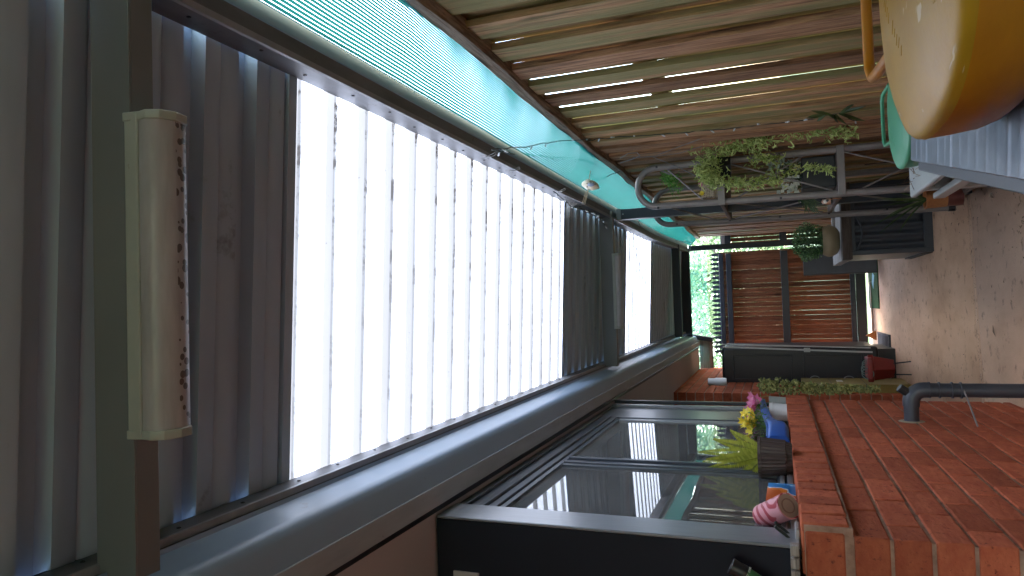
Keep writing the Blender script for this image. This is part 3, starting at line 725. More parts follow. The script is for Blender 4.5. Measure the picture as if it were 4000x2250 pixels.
for (x, y, L, c) in ((1785, 1140, .20, (0, -.6, 0)), (1780, 1165, .20, (0, .2, 0)), (1800, 1150, .19, (0, 0, -.4)), (1850, 1190, .16, (0, -1.5, -1.0)), (1880, 1195, .14, (0, -2.5, -2)), (1815, 1125, .18, (0, 1, -1)), (1840, 1110, .15, (0, 2, -2)), (1800, 1175, .19, (.3, 0, 0)), (1830, 1160, .17, (.5, 0, 0))):
    frond(base+V(rng.uniform(-.02, .02), rng.uniform(-.03, .03), 0), tow(x, y), L*1.25, .026, c, ff, 30)
put('fronds', ff, 'leafF', fn)

# blue scoop (trough-like hand scoop standing on its back)
bs = thing('blue_scoop', (-.58, 3.25, ZS), 'bright blue plastic watering scoop with a long tapering spout on the sill', 'scoop')
def loft(mb, secs, smooth=True, cap=True):
    n = len(secs[0]); vs = [p for s_ in secs for p in s_]
    fs = [(i*n+k, i*n+(k+1) % n, (i+1)*n+(k+1) % n, (i+1)*n+k) for i in range(len(secs)-1) for k in range(n)]
    if cap: fs += [tuple(range(n))[::-1], tuple((len(secs)-1)*n+k for k in range(n))]
    return mb.add(vs, fs, smooth=smooth)
def rrect(cx_, cz_, hx, hz, r, y, n=4):
    out = []
    for qx, qz, a0_ in ((1, 1, 0), (-1, 1, 90), (-1, -1, 180), (1, -1, 270)):
        for i in range(n+1):
            a_ = rad(a0_+90*i/n); out.append(V(cx_+qx*(hx-r)+r*math.cos(a_), y, cz_+qz*(hz-r)+r*math.sin(a_)))
    return out
secs = []
for y, cz_, hx, hz in ((2.93, .044, .038, .040), (2.95, .045, .042, .043), (3.16, .045, .043, .043), (3.24, .050, .040, .039), (3.32, .066, .028, .028), (3.45, .086, .018, .020), (3.75, .108, .013, .016), (4.02, .122, .014, .013)):
    secs.append(rrect(-.585+(y-3)*.026, ZS+cz_, hx, hz, min(hx, hz)*.5, y+.09))
bs_ = MB(); loft(bs_, secs); put('body', bs_, 'bluepl', bs, sharp=50)
put('rim', MB().tube([(-.560, 3.05, ZS+.089), (-.555, 3.27, ZS+.090), (-.560, 3.44, ZS+.10), (-.562, 3.79, ZS+.122), (-.556, 4.11, ZS+.136)], .004, 8), 'bluepl', bs)

# packet and swirl tin
def swirlmat():
    s = N('pink_swirl_print'); tc = s.n('ShaderNodeTexCoord'); wv = s.n('ShaderNodeTexWave'); wv.wave_type = 'RINGS'; wv.rings_direction = 'SPHERICAL'
    wv.inputs['Scale'].default_value = 17; wv.inputs['Distortion'].default_value = 3.5; wv.inputs['Detail Scale'].default_value = 1.2; wv.inputs['Detail'].default_value = 1
    mp = s.n('ShaderNodeMapping'); mp.inputs['Location'].default_value = (-.03, .01, -.02); s.l(tc.outputs['Object'], mp.inputs[0]); s.l(mp.outputs[0], wv.inputs[0])
    col = s.ramp(wv.outputs['Fac'], [(.60, (.72, .32, .36)), (.68, (.42, .05, .07))])
    s.l(col, s.b.inputs['Base Color']); s.b.inputs['Roughness'].default_value = .4; return s.m
tn = thing('swirl_tin', (-.585, 2.13, ZS), 'pink tin with dark red swirls tipped over at the near end of the sill', 'tin')
ta, tb = P(1915, 1300, Y=2.10), P(1982, 1272, Y=2.04)
ax = (tb-ta); tl = ax.length; ax.normalize()
ta2 = V(-.592, 2.16, ZS+.094); ax = V(.16, -.20, -.62).normalized()
ta2 = P(1918, 1300, Y=2.16); tb2 = P(1984, 1272, Y=2.08); ax = (tb2-ta2).normalized(); tl = (tb2-ta2).length
put('body', MB().lathe([(0.0, 0), (.033, 0), (.034, .002), (.0345, .005), (.036, tl-.006), (.037, tl-.002), (.0365, tl), (.033, tl)], ta2, 36, ax), swirlmat(), tn)
put('lid', MB().lathe([(.033, 0), (.033, -.003), (.001, -.004)], ta2+ax*tl, 36, ax), mat('tin_base', (.45, .33, .27), rough=.4, metal=.3), tn)
put('lid_ring', MB().lathe([(.021, 0), (.021, .002), (.018, .002), (.018, 0)], ta2+ax*(tl-.003), 36, ax), mat('tin_ring', (.30, .16, .12), rough=.4), tn)
def packetmat():
    s = N('printed_packet'); co = s.coords(); sp = s.n('ShaderNodeSeparateXYZ'); s.l(co, sp.inputs[0])
    f = s.math('ADD', s.math('MULTIPLY', sp.outputs[1], 5.2), s.math('MULTIPLY', s.noise(co, 16, 2), .55))
    f = s.math('ADD', f, s.math('MULTIPLY', sp.outputs[2], -2.0))
    o = s.n('ShaderNodeValToRGB'); e = o.color_ramp.elements; o.color_ramp.interpolation = 'CONSTANT'
    st = [(0, (.50, .10, .02)), (.26, (.62, .18, .03)), (.36, (.75, .78, .80)), (.40, (.03, .22, .55)), (.62, (.05, .32, .66)), (.66, (.8, .85, .88)), (.69, (.04, .28, .6)), (.84, (.75, .55, .05))]
    while len(e) < len(st): e.new(.5)
    for i, (p_, c_) in enumerate(st): e[i].position = p_; e[i].color = (*c_, 1)
    f2 = s.math('ADD', f, .25); s.l(f2, o.inputs[0]); s.l(o.outputs[0], s.b.inputs['Base Color']); s.b.inputs['Roughness'].default_value = .35; return s.m
pkt = thing('printed_packet', (-.60, 2.33, ZS), 'small blue and orange printed packet standing behind the pink tin', 'packet')
pkm = MB(); vs = []
for j in range(5):
    for i in range(9):
        t = i/8; zz = j/4; bulge = .014*math.sin(math.pi*t)*math.sin(math.pi*min(1, zz*.8+.1))
        vs.append((-.612+.03*t+bulge, 2.245+.13*t, ZS+.088*zz*(1-.10*t)))
for j in range(5):
    for i in range(9):
        t = i/8; zz = j/4; bulge = .010*math.sin(math.pi*t)*math.sin(math.pi*min(1, zz*.8+.1))
        vs.append((-.616+.03*t-bulge, 2.245+.13*t, ZS+.088*zz*(1-.10*t)))
fs = [(j*9+i, j*9+i+1, (j+1)*9+i+1, (j+1)*9+i) for j in range(4) for i in range(8)]; fs += [tuple(45+k for k in f[::-1]) for f in fs]
fs += [(j*9, (j+1)*9, 45+(j+1)*9, 45+j*9) for j in range(4)]+[(j*9+8, 45+j*9+8, 45+(j+1)*9+8, (j+1)*9+8) for j in range(4)]+[(36+i, 36+i+1, 45+36+i+1, 45+36+i) for i in range(8)]
pkm.add(vs, fs, smooth=True); put('sleeve', pkm, packetmat(), pkt, sharp=60)

# white pot with pink flowers
def flowerpot(name, c, r0_, r1_, h, m, label, petal, leafmat, nfl, cat='potted plant', spread=.07, hh=.07, fl=.028, drift=V(0, 0, 0)):
    t = thing(name, (c[0], c[1], ZS), label, cat)
    put('pot', MB().lathe([(0, 0), (r0_, 0), (r0_, .006), (r1_*.97, h*.78), (r1_*1.04, h*.79), (r1_*1.04, h*.84), (r1_, h*.85), (r1_, h), (r1_*.93, h), (r1_*.9, h*.85), (0, h*.85)], (c[0], c[1], ZS), 28), m, t)
    lf = MB(); pt = MB()
    for _ in range(170):
        p = V(c[0], c[1], ZS+h)+drift*rng.random()+V(rng.gauss(0, spread*.45), rng.gauss(0, spread*.6), rng.uniform(0, hh))
        lf.leaf(p, V(rng.gauss(0, 1), rng.gauss(0, 1), rng.gauss(.3, .6)), V(rng.gauss(0, .3), 0, 1), rng.uniform(.014, .026), .008, .2)
    for _ in range(nfl):
        c_ = V(c[0], c[1], ZS+h)+drift*rng.uniform(.6, 1.1)+V(rng.gauss(.01, spread*.35), rng.gauss(0, spread*.7), hh*rng.uniform(.8, 1.35))
        ax_ = V(rng.gauss(.5, .4), rng.gauss(-.5, .4), rng.gauss(.7, .3)).normalized(); u = ax_.orthogonal().normalized(); w_ = ax_.cross(u)
        for k in range(6):
            a_ = 2*math.pi*k/6+rng.uniform(-.2, .2); d_ = (u*math.cos(a_)+w_*math.sin(a_))+ax_*.45
            pt.leaf(c_, d_, ax_, fl*rng.uniform(.8, 1.1), fl*.5, .15)
        lf.tube([c_, V(c[0]+drift.x*.4, c[1]+drift.y*.4, ZS+h)], .001, 4)
    put('foliage', lf, leafmat, t); put('flowers', pt, petal, t); return t
flowerpot('pink_flower_pot', (-.583, 3.88), .044, .050, .086, 'white', 'pink flowers in a ribbed white plastic pot on the sill', 'pink', 'leafD', 16, spread=.085, hh=.07, fl=.042)
flowerpot('yellow_flower_pot', (-.592, 3.44), .036, .041, .078, 'blackpl', 'bright yellow flowers in a black pot behind the blue scoop', 'yellow', 'leafD', 18, spread=.085, hh=.085, fl=.036)
wb = thing('cream_basket', (-.590, 4.24, ZS), 'small cream pot with a bent wire handle at the far end of the sill', 'basket')
put('pot', MB().lathe([(0, 0), (.040, 0), (.045, .09), (.041, .09), (.038, .06), (0, .06)], (-.590, 4.24, ZS), 24), 'cream', wb)
put('handle', MB().tube([(-.590+.046*math.cos(t), 4.24+.004, ZS+.085+.075*math.sin(t)) for t in [i*math.pi/14 for i in range(15)]], .0025, 6), 'olive', wb)
# hanging bead succulent
hsn = thing('trailing_succulent', (-.56, YF+.02, 1.0), 'string of bead-like succulent leaves trailing down the far brick corner', 'trailing plant')
sm2 = MB()
sa, se = P(1912, 968, Y=4.42), P(2215, 978, Y=4.42)
for i in range(900):
    t = rng.random()**1.3; c = sa.lerp(se, t); wdt = .042*(1-t)**.8+.006
    if t < .12: wdt = .032
    p = c+V(rng.uniform(-wdt, wdt)-.010*math.sin(t*3), rng.uniform(-.03, .02), rng.uniform(-.01, .01))
    d_ = V(rng.gauss(0, 1), rng.gauss(-.4, .7), rng.gauss(0, .8)).normalized()
    rr = rng.uniform(.0042, .0066); sm2.tube([p, p+d_*rr*1.2, p+d_*rr*2.6, p+d_*rr*3.3], [rr*.4, rr, rr*.9, rr*.2], 5)
put('beads', sm2, 'succ', hsn)
put('stems', MB().tube([sa.lerp(se, i/12)+V(rng.uniform(-.004, .004), 0, 0) for i in range(13)], .002, 5), 'bark', hsn)

# sill hardware
hk = thing('double_hook', (-.585, 1.95, ZS), 'dark bent double hook lying at the near end of the sill', 'hook')
for dy in (0, .035):
    c = V(-.60, 1.93+dy, ZS+.01)
    put('prong', MB().tube([c+V(.016, 0, .05), c+V(.010, 0, .045), c+V(-.004, 0, .026), c+V(-.018, 0, .012), c+V(-.02, 0, -.006)], .004, 8), 'darkwire', hk)
put('plate', MB().box(-.645, -.585, 1.92, 1.99, ZS, ZS+.012), 'alu', hk, bevel=.003)
fnz = []
for k in range(3):
    c = P(2000, 1382+k*32, Y=1.86)
    o_ = put('packing_block', MB().box(c.x-.013, c.x+.013, 1.845, 1.874, 1.1075, 1.128), 'greywood', loc=(c.x, 1.86, 1.1075), bevel=.002)
    fnz.append(tag(o_, ['small grey timber packer, the one nearest the passage on the brick end', 'middle small grey timber packer on the brick end', 'small grey timber packer farthest into the wall on the brick end'][k], 'timber packer', 'packing blocks under the window panel'))
# hose nozzle
nz = thing('hose_nozzle', P(1862, 1424, Y=1.8)-V(0, 0, .05), 'black and green adjustable hose nozzle pointing up by the dark panel', 'hose nozzle')
n0 = P(1905, 1460, Y=1.8); n1 = P(1838, 1424, Y=1.8); nax = (n1-n0).normalized()
Ln = (n1-n0).length
put('body', MB().lathe([(0, -.06), (.012, -.06), (.015, 0), (.0175, Ln*.35), (.0175, Ln*.42)], n0, 24, nax), 'greencap', nz)
put('head', MB().lathe([(.0185, Ln*.42), (.0200, Ln*.5), (.019, Ln*.72), (.0205, Ln*.98), (.0190, Ln), (.0165, Ln*.98), (.016, Ln*.93), (0, Ln*.92)], n0, 30, nax, flute=.02, nf=5), 'blackpl', nz)
put('spray_holes', MB().lathe([(0, Ln*.935), (.004, Ln*.935), (.004, Ln*.95), (.0035, Ln*.955), (0, Ln*.955)], n0, 12, nax), 'pipe', nz)
def text(body, size, mtx, m, parent, name='lettering', ext=.0004):
    cu = bpy.data.curves.new(name, 'FONT'); cu.body = body; cu.size = size; cu.align_x = 'CENTER'; cu.align_y = 'CENTER'; cu.extrude = ext; cu.resolution_u = 2
    tmp = bpy.data.objects.new('t', cu); COL.objects.link(tmp); dg = bpy.context.evaluated_depsgraph_get(); dg.update()
    me = bpy.data.meshes.new_from_object(tmp.evaluated_get(dg)); bpy.data.objects.remove(tmp)
    me.transform(mtx); me.transform(Matrix.Translation(-ORG[parent.name])); me.materials.clear(); me.materials.append(M[m] if isinstance(m, str) else m)
    me.name = name; o = bpy.data.objects.new(name, me); link(o, parent, ORG[parent.name]); return o
cv = (V(0, 0, H)-n0); q0 = (cv-nax*cv.dot(nax)).normalized()
for word, an in (("JET", -.1), ("FULL", -1.0), ("CONE", .85)):
    nd = (Matrix.Rotation(an, 3, nax) @ q0).normalized(); up_ = nax; rt_ = up_.cross(nd).normalized()
    c = n0+nax*Ln*.38+nd*.0185
    mt = Matrix((( rt_.x, up_.x, nd.x, c.x), (rt_.y, up_.y, nd.y, c.y), (rt_.z, up_.z, nd.z, c.z), (0, 0, 0, 1)))
    text(word, .0068, mt, 'letter', nz)

# ================================================================== GUTTER HOOK / CLIP, BEAM HOOKS, STRING LIGHTS
gh = thing('gutter_hook', (-.48, 1.33, 2.22), 'black s-hook with a faded plastic clip hung on the gutter lip', 'hook')
q = lambda x, y: P(x, y, X=-.462)
put('wire', MB().tube([q(612, 1293), q(622, 1287), q(640, 1290), q(655, 1297), q(668, 1308), q(680, 1316), q(694, 1322), q(706, 1320), q(711, 1310), q(706, 1298), q(696, 1293)], .0022, 8), 'darkwire', gh)
ca, cb_ = q(646, 1292), q(684, 1312)
put('clip', MB().tube([ca, cb_], .0065, 4), mat('faded_clip', (.36, .35, .30), rough=.6), gh)
def hookset(x, y, label):
    c = P(x, y, X=.607); t = thing('wire_hook', c, label, 'hook', 'wire hooks clipped over the right roof beam')
    s = .014
    pts = [c+V(0, s*1.5*math.sin(a_)-.02, -s*1.2+s*1.2*math.cos(a_)) for a_ in [i*math.pi/6 for i in range(3, 10)]]
    put('loop', MB().tube([c+V(-.003, -.03, .02), c+V(-.004, -.034, -.005), c+V(-.003, -.02, -.018), c+V(-.002, -.004, -.010), c+V(-.002, 0, .012)], .0016, 6), 'alu', t)
    put('clip', MB().tube([c+V(.0, .0, .012), c+V(-.003, .018, .012), c+V(.012, .02, -.028), c+V(.016, .002, -.03), c+V(0, 0, .012)], .0016, 6, closed=False), 'alu', t)
    return t
hookset(1228, 395, 'nearest of the bent wire hooks on the right roof beam')
hookset(1290, 430, 'middle bent wire hook on the right roof beam')
hookset(1408, 482, 'bent wire hook on the right roof beam nearest the cobwebbed corner')

def string_light(pts, label, n, bl=.034, seed=1, name='string_light'):
    r2 = random.Random(seed); t = thing(name, pts[0], label, 'string lights', 'string lights strung between roof beam and fence')
    pp_ = []
    for a_, b_ in zip(pts[:-1], pts[1:]):
        for i in range(8): pp_.append(a_.lerp(b_, i/8)+V(r2.uniform(-.004, .004), r2.uniform(-.004, .004), r2.uniform(-.003, .003)))
    pp_.append(pts[-1]); put('flex', MB().tube(pp_, .0024, 5), 'darkwire', t)
    bm_ = MB()
    for i in range(n):
        u = (i+.5)/n*(len(pp_)-1); k_ = int(u); p_ = pp_[k_].lerp(pp_[min(k_+1, len(pp_)-1)], u-k_)
        d_ = V(-.2, r2.choice((-1, 1))*1.0, r2.uniform(-.6, .6)).normalized()
        o_ = put('bulb', MB().tube([p_, p_+d_*bl*.5, p_+d_*bl*.55, p_+d_*bl], [.0026, .0026, .0046, .0040], 6), 'bulb', t)
    return t
string_light([P(1237, 375, X=.60), P(1330, 368, X=.68), P(1400, 356, X=.80), P(1480, 352, X=.885), P(1560, 345, X=.905), P(1700, 335, X=.905), P(1840, 322, X=.905), P(1980, 306, X=.905), P(2080, 296, X=.905), P(2170, 303, X=.905)],
             'long string light from the beam hook down along the fence boards', 20, seed=3)
string_light([P(1237, 378, X=.60), P(1300, 387, X=.70), P(1380, 393, X=.78), P(1440, 398, X=.84), P(1490, 408, X=.88)], 'short string light crossing the green cloth to the fence rail', 7, seed=5)
string_light([P(1390, 480, Z=2.13), P(1440, 520, Z=2.08), P(1480, 532, Z=2.08), P(1510, 545, Z=2.1), P(1525, 575, Z=2.14)], 'tangled string light hanging by the cobwebbed corner post', 10, seed=8)
string_light([P(1600, 545, X=.66), P(1620, 590, X=.67), P(1660, 600, X=.70), P(1700, 605, X=.74), P(1740, 610, X=.80), P(1800, 605, X=.86)], 'far string light looping over the cloth near the gate', 12, .03, seed=9)
string_light([P(1500, 405, X=.87), P(1470, 425, X=.82), P(1500, 455, X=.80), P(1560, 430, X=.87)], 'wispy string light around the spotted shell ornament', 7, seed=11)

hw = thing('hanging_wire', P(1595, 395, X=.88), 'small wire clip with thin cords hanging from the fence rail above the plant stand', 'wire hanger')
A_ = P(1592, 397, X=.87)
put('clip', MB().tube([P(1560, 398, X=.87), P(1580, 386, X=.87), P(1602, 384, X=.87), P(1610, 392, X=.87), P(1592, 400, X=.87), P(1560, 410, X=.87)], .0028, 6), 'wire', hw)
put('cord', MB().tube([A_, P(1650, 392, X=.88), P(1700, 372, X=.89), P(1760, 350, X=.90)], .002, 5), 'wire', hw)
put('cord', MB().tube([A_, P(1650, 394, X=.88), P(1710, 385, X=.89), P(1765, 368, X=.90)], .002, 5), 'wire', hw)
put('cord', MB().tube([A_, P(1640, 394, X=.87), P(1700, 418, Y=4.36), P(1765, 450, Y=4.3)], .0026, 5), 'wire', hw)

# spotted bird / shell ornament
oc = P(1484, 465, Y=3.35)
orn = thing('shell_ornament', oc, 'cream shell ornament with brown spots hanging under the green cloth', 'ornament')
def spotm():
    s = N('spotted_shell'); vo = s.n('ShaderNodeTexVoronoi'); vo.inputs['Scale'].default_value = 75; s.l(s.coords((1, 1, .55)), vo.inputs['Vector'])
    col = s.ramp(vo.outputs['Distance'], [(.26, (.16, .11, .07)), (.33, (.66, .58, .42))]); s.l(col, s.b.inputs['Base Color']); s.b.inputs['Roughness'].default_value = .4; return s.m
om = MB(); vs = []
for j in range(9):
    for i in range(11):
        u, v_ = i/10*2-1, j/8*2-1
        vs.append(oc+V(.030*u*(1-.35*abs(v_)), .02*(u*u+v_*v_)-.02, .042*v_*(1-.2*abs(u))+.012*u))
om.add(vs, [(j*11+i, j*11+i+1, (j+1)*11+i+1, (j+1)*11+i) for j in range(8) for i in range(10)], smooth=True)
o_ = put('shell', om, spotm(), orn); sd_ = o_.modifiers.new('t', 'SOLIDIFY'); sd_.thickness = .004
put('belly', MB().lathe([(0, -.02), (.008, -.014), (.011, 0), (.007, .014), (0, .02)], oc+V(-.004, -.028, -.012), 14), mat('grey_blue_glaze', (.25, .30, .38), rough=.25), orn)
put('twigs', MB().tube([oc+V(-.09, 0, .035), oc+V(-.03, -.005, .012), oc+V(.07, 0, -.005)], .0016, 5).tube([oc+V(-.10, 0, .03), oc+V(-.02, -.006, .005)], .0014, 5).tube([oc+V(-.095, .0, .045), oc+V(-.03, -.004, .02)], .0012, 5), mat('straw', (.42, .33, .2), rough=.8), orn)
put('hanger', MB().tube([oc+V(-.09, 0, .035), V(.612, oc.y+.08, 2.19)], .0012, 5), 'wire', orn)
# cobweb in the corner of the near translucent bay
cw = MB(); c0 = V(.605, 3.90, 2.262)
for i in range(26):
    p_ = c0+V(rng.uniform(-.01, .015), rng.uniform(-.30, .02), rng.uniform(-.09, -.06)); q_ = c0+V(rng.uniform(-.09, 0), rng.uniform(-.06, .10), rng.uniform(-.02, .0))
    m_ = p_.lerp(q_, .5)+V(0, 0, -.008); cw.tube([p_, m_, q_], .0006, 3)
tag(put('cobweb', cw, 'web', loc=c0), 'dusty cobweb in the roof corner beside the translucent sheets', 'cobweb')

# ================================================================== PLANT STAND
st = thing('plant_stand', (.73, 4.85, 0), 'tall tube framed plant stand with arched ends against the fence', 'plant stand')
def hoop(Y, xl_, xr_, ztop_, r=.0205, r_arch=.115):
    pts = [(xl_-.02, Y, 0)]; zz = ztop_-r_arch
    pts += [(xl_-.02+.02*t, Y, zz*t) for t in (.25, .5, .75, 1)]
    cxx = (xl_+xr_)/2; hw = (xr_-xl_)/2
    pts += [(cxx-hw*math.cos(a_), Y, zz+r_arch*math.sin(a_)) for a_ in [math.pi*i/14 for i in range(1, 14)]]
    pts += [(xr_, Y, zz*t) for t in (1, .75, .5, .25, 0)]
    return MB().tube(pts, r, 14)
put('front_frame', hoop(4.40, .62, .865, 1.925), 'tube', st)
put('rear_frame', hoop(5.30, .60, .865, 1.97), 'tube', st)
for zz, dx in ((1.425, 0), (.76, .0), (.085, -.01)):
    put('shelf', MB().box(.60+dx, .88, 4.38, 5.32, zz-.018, zz+.006), 'shelfwood', st, bevel=.004)
    put('shelf_rail', MB().box(.595+dx, .885, 4.372, 4.39, zz-.03, zz+.012), 'tube', st, bevel=.003)
br = MB()
for (za, zb_) in ((1.74, 1.52), (1.38, .80), (.74, .12)):
    br.tube([(.85, 4.40, za), (.63, 4.40, zb_)], .005, 6); br.tube([(.61, 4.42, za), (.61, 5.28, zb_)], .005, 6)
br.tube([(.63, 4.41, 1.33), (.85, 4.41, .95)], .005, 6).tube([(.61, 4.42, .80), (.61, 5.28, 1.38)], .005, 6).tube([(.63, 4.41, .64), (.85, 4.41, .15)], .005, 6)
put('brace_wire', br, 'tube', st)
bo = MB()
for zz in (1.80, 1.42, 1.08, .76, .40, .1):
    bo.lathe([(0, .006), (.006, .005), (.008, 0)], (.606, 4.379, zz), 8, V(0, -1, 0)).lathe([(0, .006), (.006, .005), (.008, 0)], (.865, 4.379, zz), 8, V(0, -1, 0)).lathe([(0, .006), (.006, .005), (.008, 0)], (.598, 5.279, zz), 8, V(0, -1, 0))
put('bolt', bo, 'blackpl', st)
put('foot_cap', MB().tube([(.60, 4.40, .0), (.60, 4.40, .04)], .024, 12), 'blackpl', st); put('foot_cap', MB().tube([(.58, 5.30, .0), (.58, 5.30, .04)], .024, 12), 'blackpl', st)

# trailing plant in hanging black pot
tp_ = thing('trailing_plant', (.80, 4.25, 1.35), 'long trailing green twiggy plant spilling from a black pot on the stand', 'potted plant')
c = V(.80, 4.27, 1.35)
put('pot', MB().lathe([(0, 0), (.060, 0), (.070, .105), (.076, .105), (.076, .118), (.068, .118), (.06, .10), (0, .10)], c, 4, rnd=.5), 'blackpl', tp_, bevel=.004)
tg = MB()
def twigs(path, n, spread, L, mb, drop=.5):
    for _ in range(n):
        t = rng.random(); u = t*(len(path)-1); k_ = min(int(u), len(path)-2); p_ = path[k_].lerp(path[k_+1], u-k_)
        sp_ = spread*(1-.55*t); p_ = p_+V(rng.gauss(0, sp_), rng.gauss(0, sp_*1.1), rng.gauss(0, sp_))
        d_ = V(rng.gauss(0, .8), rng.gauss(-.2, .7), rng.gauss(-drop, .7)).normalized(); l_ = L*rng.uniform(.6, 1.3)
        e_ = (d_+V(rng.gauss(0, .5), rng.gauss(0, .5), rng.gauss(.2, .5))).normalized(); rr = .0034
        m_ = p_+d_*l_*.5; rn = rng.random(); mb.tube([p_, m_, m_+e_*l_*.5], [rr, rr, rr*.6], 3, rnd=rn, cap=False)
        f_ = (d_+V(rng.gauss(0, .7), rng.gauss(0, .7), rng.gauss(0, .7))).normalized(); mb.tube([m_, m_+f_*l_*.4], [rr, rr*.6], 3, rnd=rn, cap=False)
top = V(.80, 4.25, 1.47)
twigs([top+V(0, 0, .01), top+V(.0, -.02, -.03)], 420, .045, .034, tg, -.1)
twigs([P(1765, 372, Y=4.22), P(1840, 360, Y=4.18), P(1920, 352, Y=4.12)], 560, .042, .036, tg)
twigs([P(1900, 355, Y=4.15), P(2000, 335, Y=4.10), P(2080, 330, Y=4.05), P(2150, 335, Y=4.0)], 260, .035, .036, tg)
twigs([P(1760, 420, Y=4.2), P(1775, 445, Y=4.2), P(1800, 458, Y=4.2), P(1870, 462, Y=4.2), P(1960, 452, Y=4.2)], 430, .026, .036, tg)
twigs([P(1940, 440, Y=4.2), P(2000, 425, Y=4.2), P(2060, 427, Y=4.2), P(2100, 430, Y=4.2)], 90, .020, .036, tg)
twigs([P(1880, 395, Y=4.3), P(1960, 400, Y=4.3)], 120, .026, .034, tg)
put('stems', tg, 'leafC', tp_)

sg = thing('hanging_fern', P(1685, 460, Y=4.5), 'small bright green leafy plant hanging inside the top of the plant stand', 'hanging plant')
mb = MB()
for _ in range(420):
    t = rng.random(); c = P(1668+40*t, 440+38*t*rng.uniform(.3, 1.2)+rng.uniform(-10, 12), Y=4.5)
    p_ = c+V(rng.gauss(0, .018), rng.gauss(0, .03), rng.gauss(0, .014)); mb.leaf(p_, V(rng.gauss(0, 1), rng.gauss(0, 1), rng.gauss(-.3, .8)), V(0, -1, .3), rng.uniform(.010, .020), .008, .2)
for _ in range(16):
    a_ = P(1672, 436, Y=4.5); b_ = P(rng.uniform(1690, 1725), rng.uniform(440, 505), Y=4.5); mb.tube([a_, a_.lerp(b_, .5)+V(0, 0, .008), b_], .001, 3)
put('leaves', mb, 'leafD', sg)
put('strap', MB().box(.835, .845, 4.43, 4.44, 1.72, 1.80, rot=Matrix.Rotation(.5, 3, 'Y')), 'tube', sg)

# decorative letter box on the upper shelf
lb = thing('letter_plaque', (.72, 4.6, 1.432), 'small kraft paper plaque with handwriting pattern and paper flowers on top shelf', 'plaque')
def scribble():
    s = N('handwriting_print'); tc = s.n('ShaderNodeTexCoord'); sp = s.n('ShaderNodeSeparateXYZ'); s.l(tc.outputs['Object'], sp.inputs[0])
    ln = s.math('LESS_THAN', s.math('FRACT', s.math('MULTIPLY', sp.outputs[2], 95)), .45)
    n_ = s.math('GREATER_THAN', s.noise(s.coords((160, 1, 60)), 1.0, 3), .5)
    col = s.mix(s.math('MULTIPLY', ln, n_), (.50, .40, .29), (.09, .06, .05)); s.l(col, s.b.inputs['Base Color']); return s.m
put('board', MB().box(.672, .782, 4.55, 4.60, 1.47, 1.55), scribble(), lb, bevel=.003)
put('frame', MB().box(.665, .79, 4.553, 4.603, 1.434, 1.468), mat('ochre_card', (.45, .27, .07), (.12, .14, .16), sc=50, rough=.8), lb, bevel=.003)
fl_ = MB(); c_ = V(.755, 4.545, 1.553)
for k in range(7): a_ = k*.9; fl_.leaf(c_, V(math.cos(a_), -.4, math.sin(a_)), V(0, -1, 0), .018, .012)
put('paper_flower', fl_, 'pink', lb)
fl_ = MB(); c_ = V(.70, 4.545, 1.545)
for k in range(9): a_ = k*.7; fl_.leaf(c_, V(math.cos(a_), -.3, math.sin(a_)), V(0, -1, 0), .018, .014)
put('paper_flower', fl_, 'yellow', lb)

# silver dollar plant in black box on the middle shelf
sv = thing('silver_leaf_plant', (.755, 4.62, .766), 'silver-grey round leaved plant in a black box pot on middle shelf', 'potted plant')
put('pot', MB().box(.672, .86, 4.52, 4.72, .768, .955), 'blackpl', sv, bevel=.006)
mb = MB()
for _ in range(60):
    c = P(rng.uniform(1960, 2008), rng.uniform(445, 492), Y=4.5); mb.leaf(c, V(rng.gauss(0, 1), rng.gauss(-.3, .4), rng.gauss(.2, 1)), V(0, -1, .2), rng.uniform(.022, .036), .026, .1, rng.uniform(.4, 1))
for _ in range(70):
    c = P(rng.uniform(1935, 2010), rng.uniform(395, 435), Y=4.6); mb.leaf(c, V(rng.gauss(0, 1), rng.gauss(-.3, .4), rng.gauss(.2, 1)), V(0, -1, .2), rng.uniform(.022, .036), .022, .1, rng.uniform(0, .3))
put('round_leaves', mb, 'leafE', sv)
mb = MB()
for _ in range(50):
    c = V(rng.uniform(.68, .85), 4.6+rng.uniform(-.06, .06), .955); mb.tube([c, c+V(rng.uniform(-.03, .03), -.03, .06), c+V(rng.uniform(-.05, .05), -.05, .11)], .0016, 4)
put('stalks', mb, 'leafG', sv)
dg = thing('strap_leaf_spray', P(2040, 500, Y=4.55), 'dark green narrow leaves drooping past the stand at middle shelf', 'plant')
mb = MB()
def strap(p0, p1, w_, mb, sag=.02, n=5):
    pr_ = None; p0 = Vector(p0); p1 = Vector(p1); d_ = (p1-p0).normalized(); sd = d_.cross(V(0, 1, 0)).normalized(); vs = []
    for i in range(n+1):
        t = i/n; p_ = p0.lerp(p1, t)-V(0, 0, sag*4*t*(1-t)*-1); ww = w_*(math.sin(math.pi*min(1, .15+.85*t))+.02)
        vs += [p_+sd*ww/2, p_+V(0, ww*.3, 0), p_-sd*ww/2]
    fs = []
    for i in range(n):
        for k in range(2): fs.append((i*3+k, i*3+k+1, (i+1)*3+k+1, (i+1)*3+k))
    mb.add(vs, fs, smooth=True)
for _ in range(26):
    a_ = P(rng.uniform(1995, 2050), rng.uniform(486, 496), Y=4.52); b_ = P(rng.uniform(2010, 2072), rng.uniform(505, 545), Y=4.50); strap(a_, b_, .009, mb, .006)
put('blades', mb, 'leafG', dg)
fg = thing('painted_figurine', P(2092, 508, Y=4.45), 'tiny orange white and black painted figurine on edge of middle shelf', 'figurine')
fc_ = P(2080, 507, Y=4.45)
put('body', MB().lathe([(0, -.022), (.018, -.02), (.020, -.004), (.013, .012), (.015, .022), (0, .032)], fc_, 16), mat('orange_glaze', (.50, .15, .06), (.62, .50, .38), sc=45, rough=.3), fg)
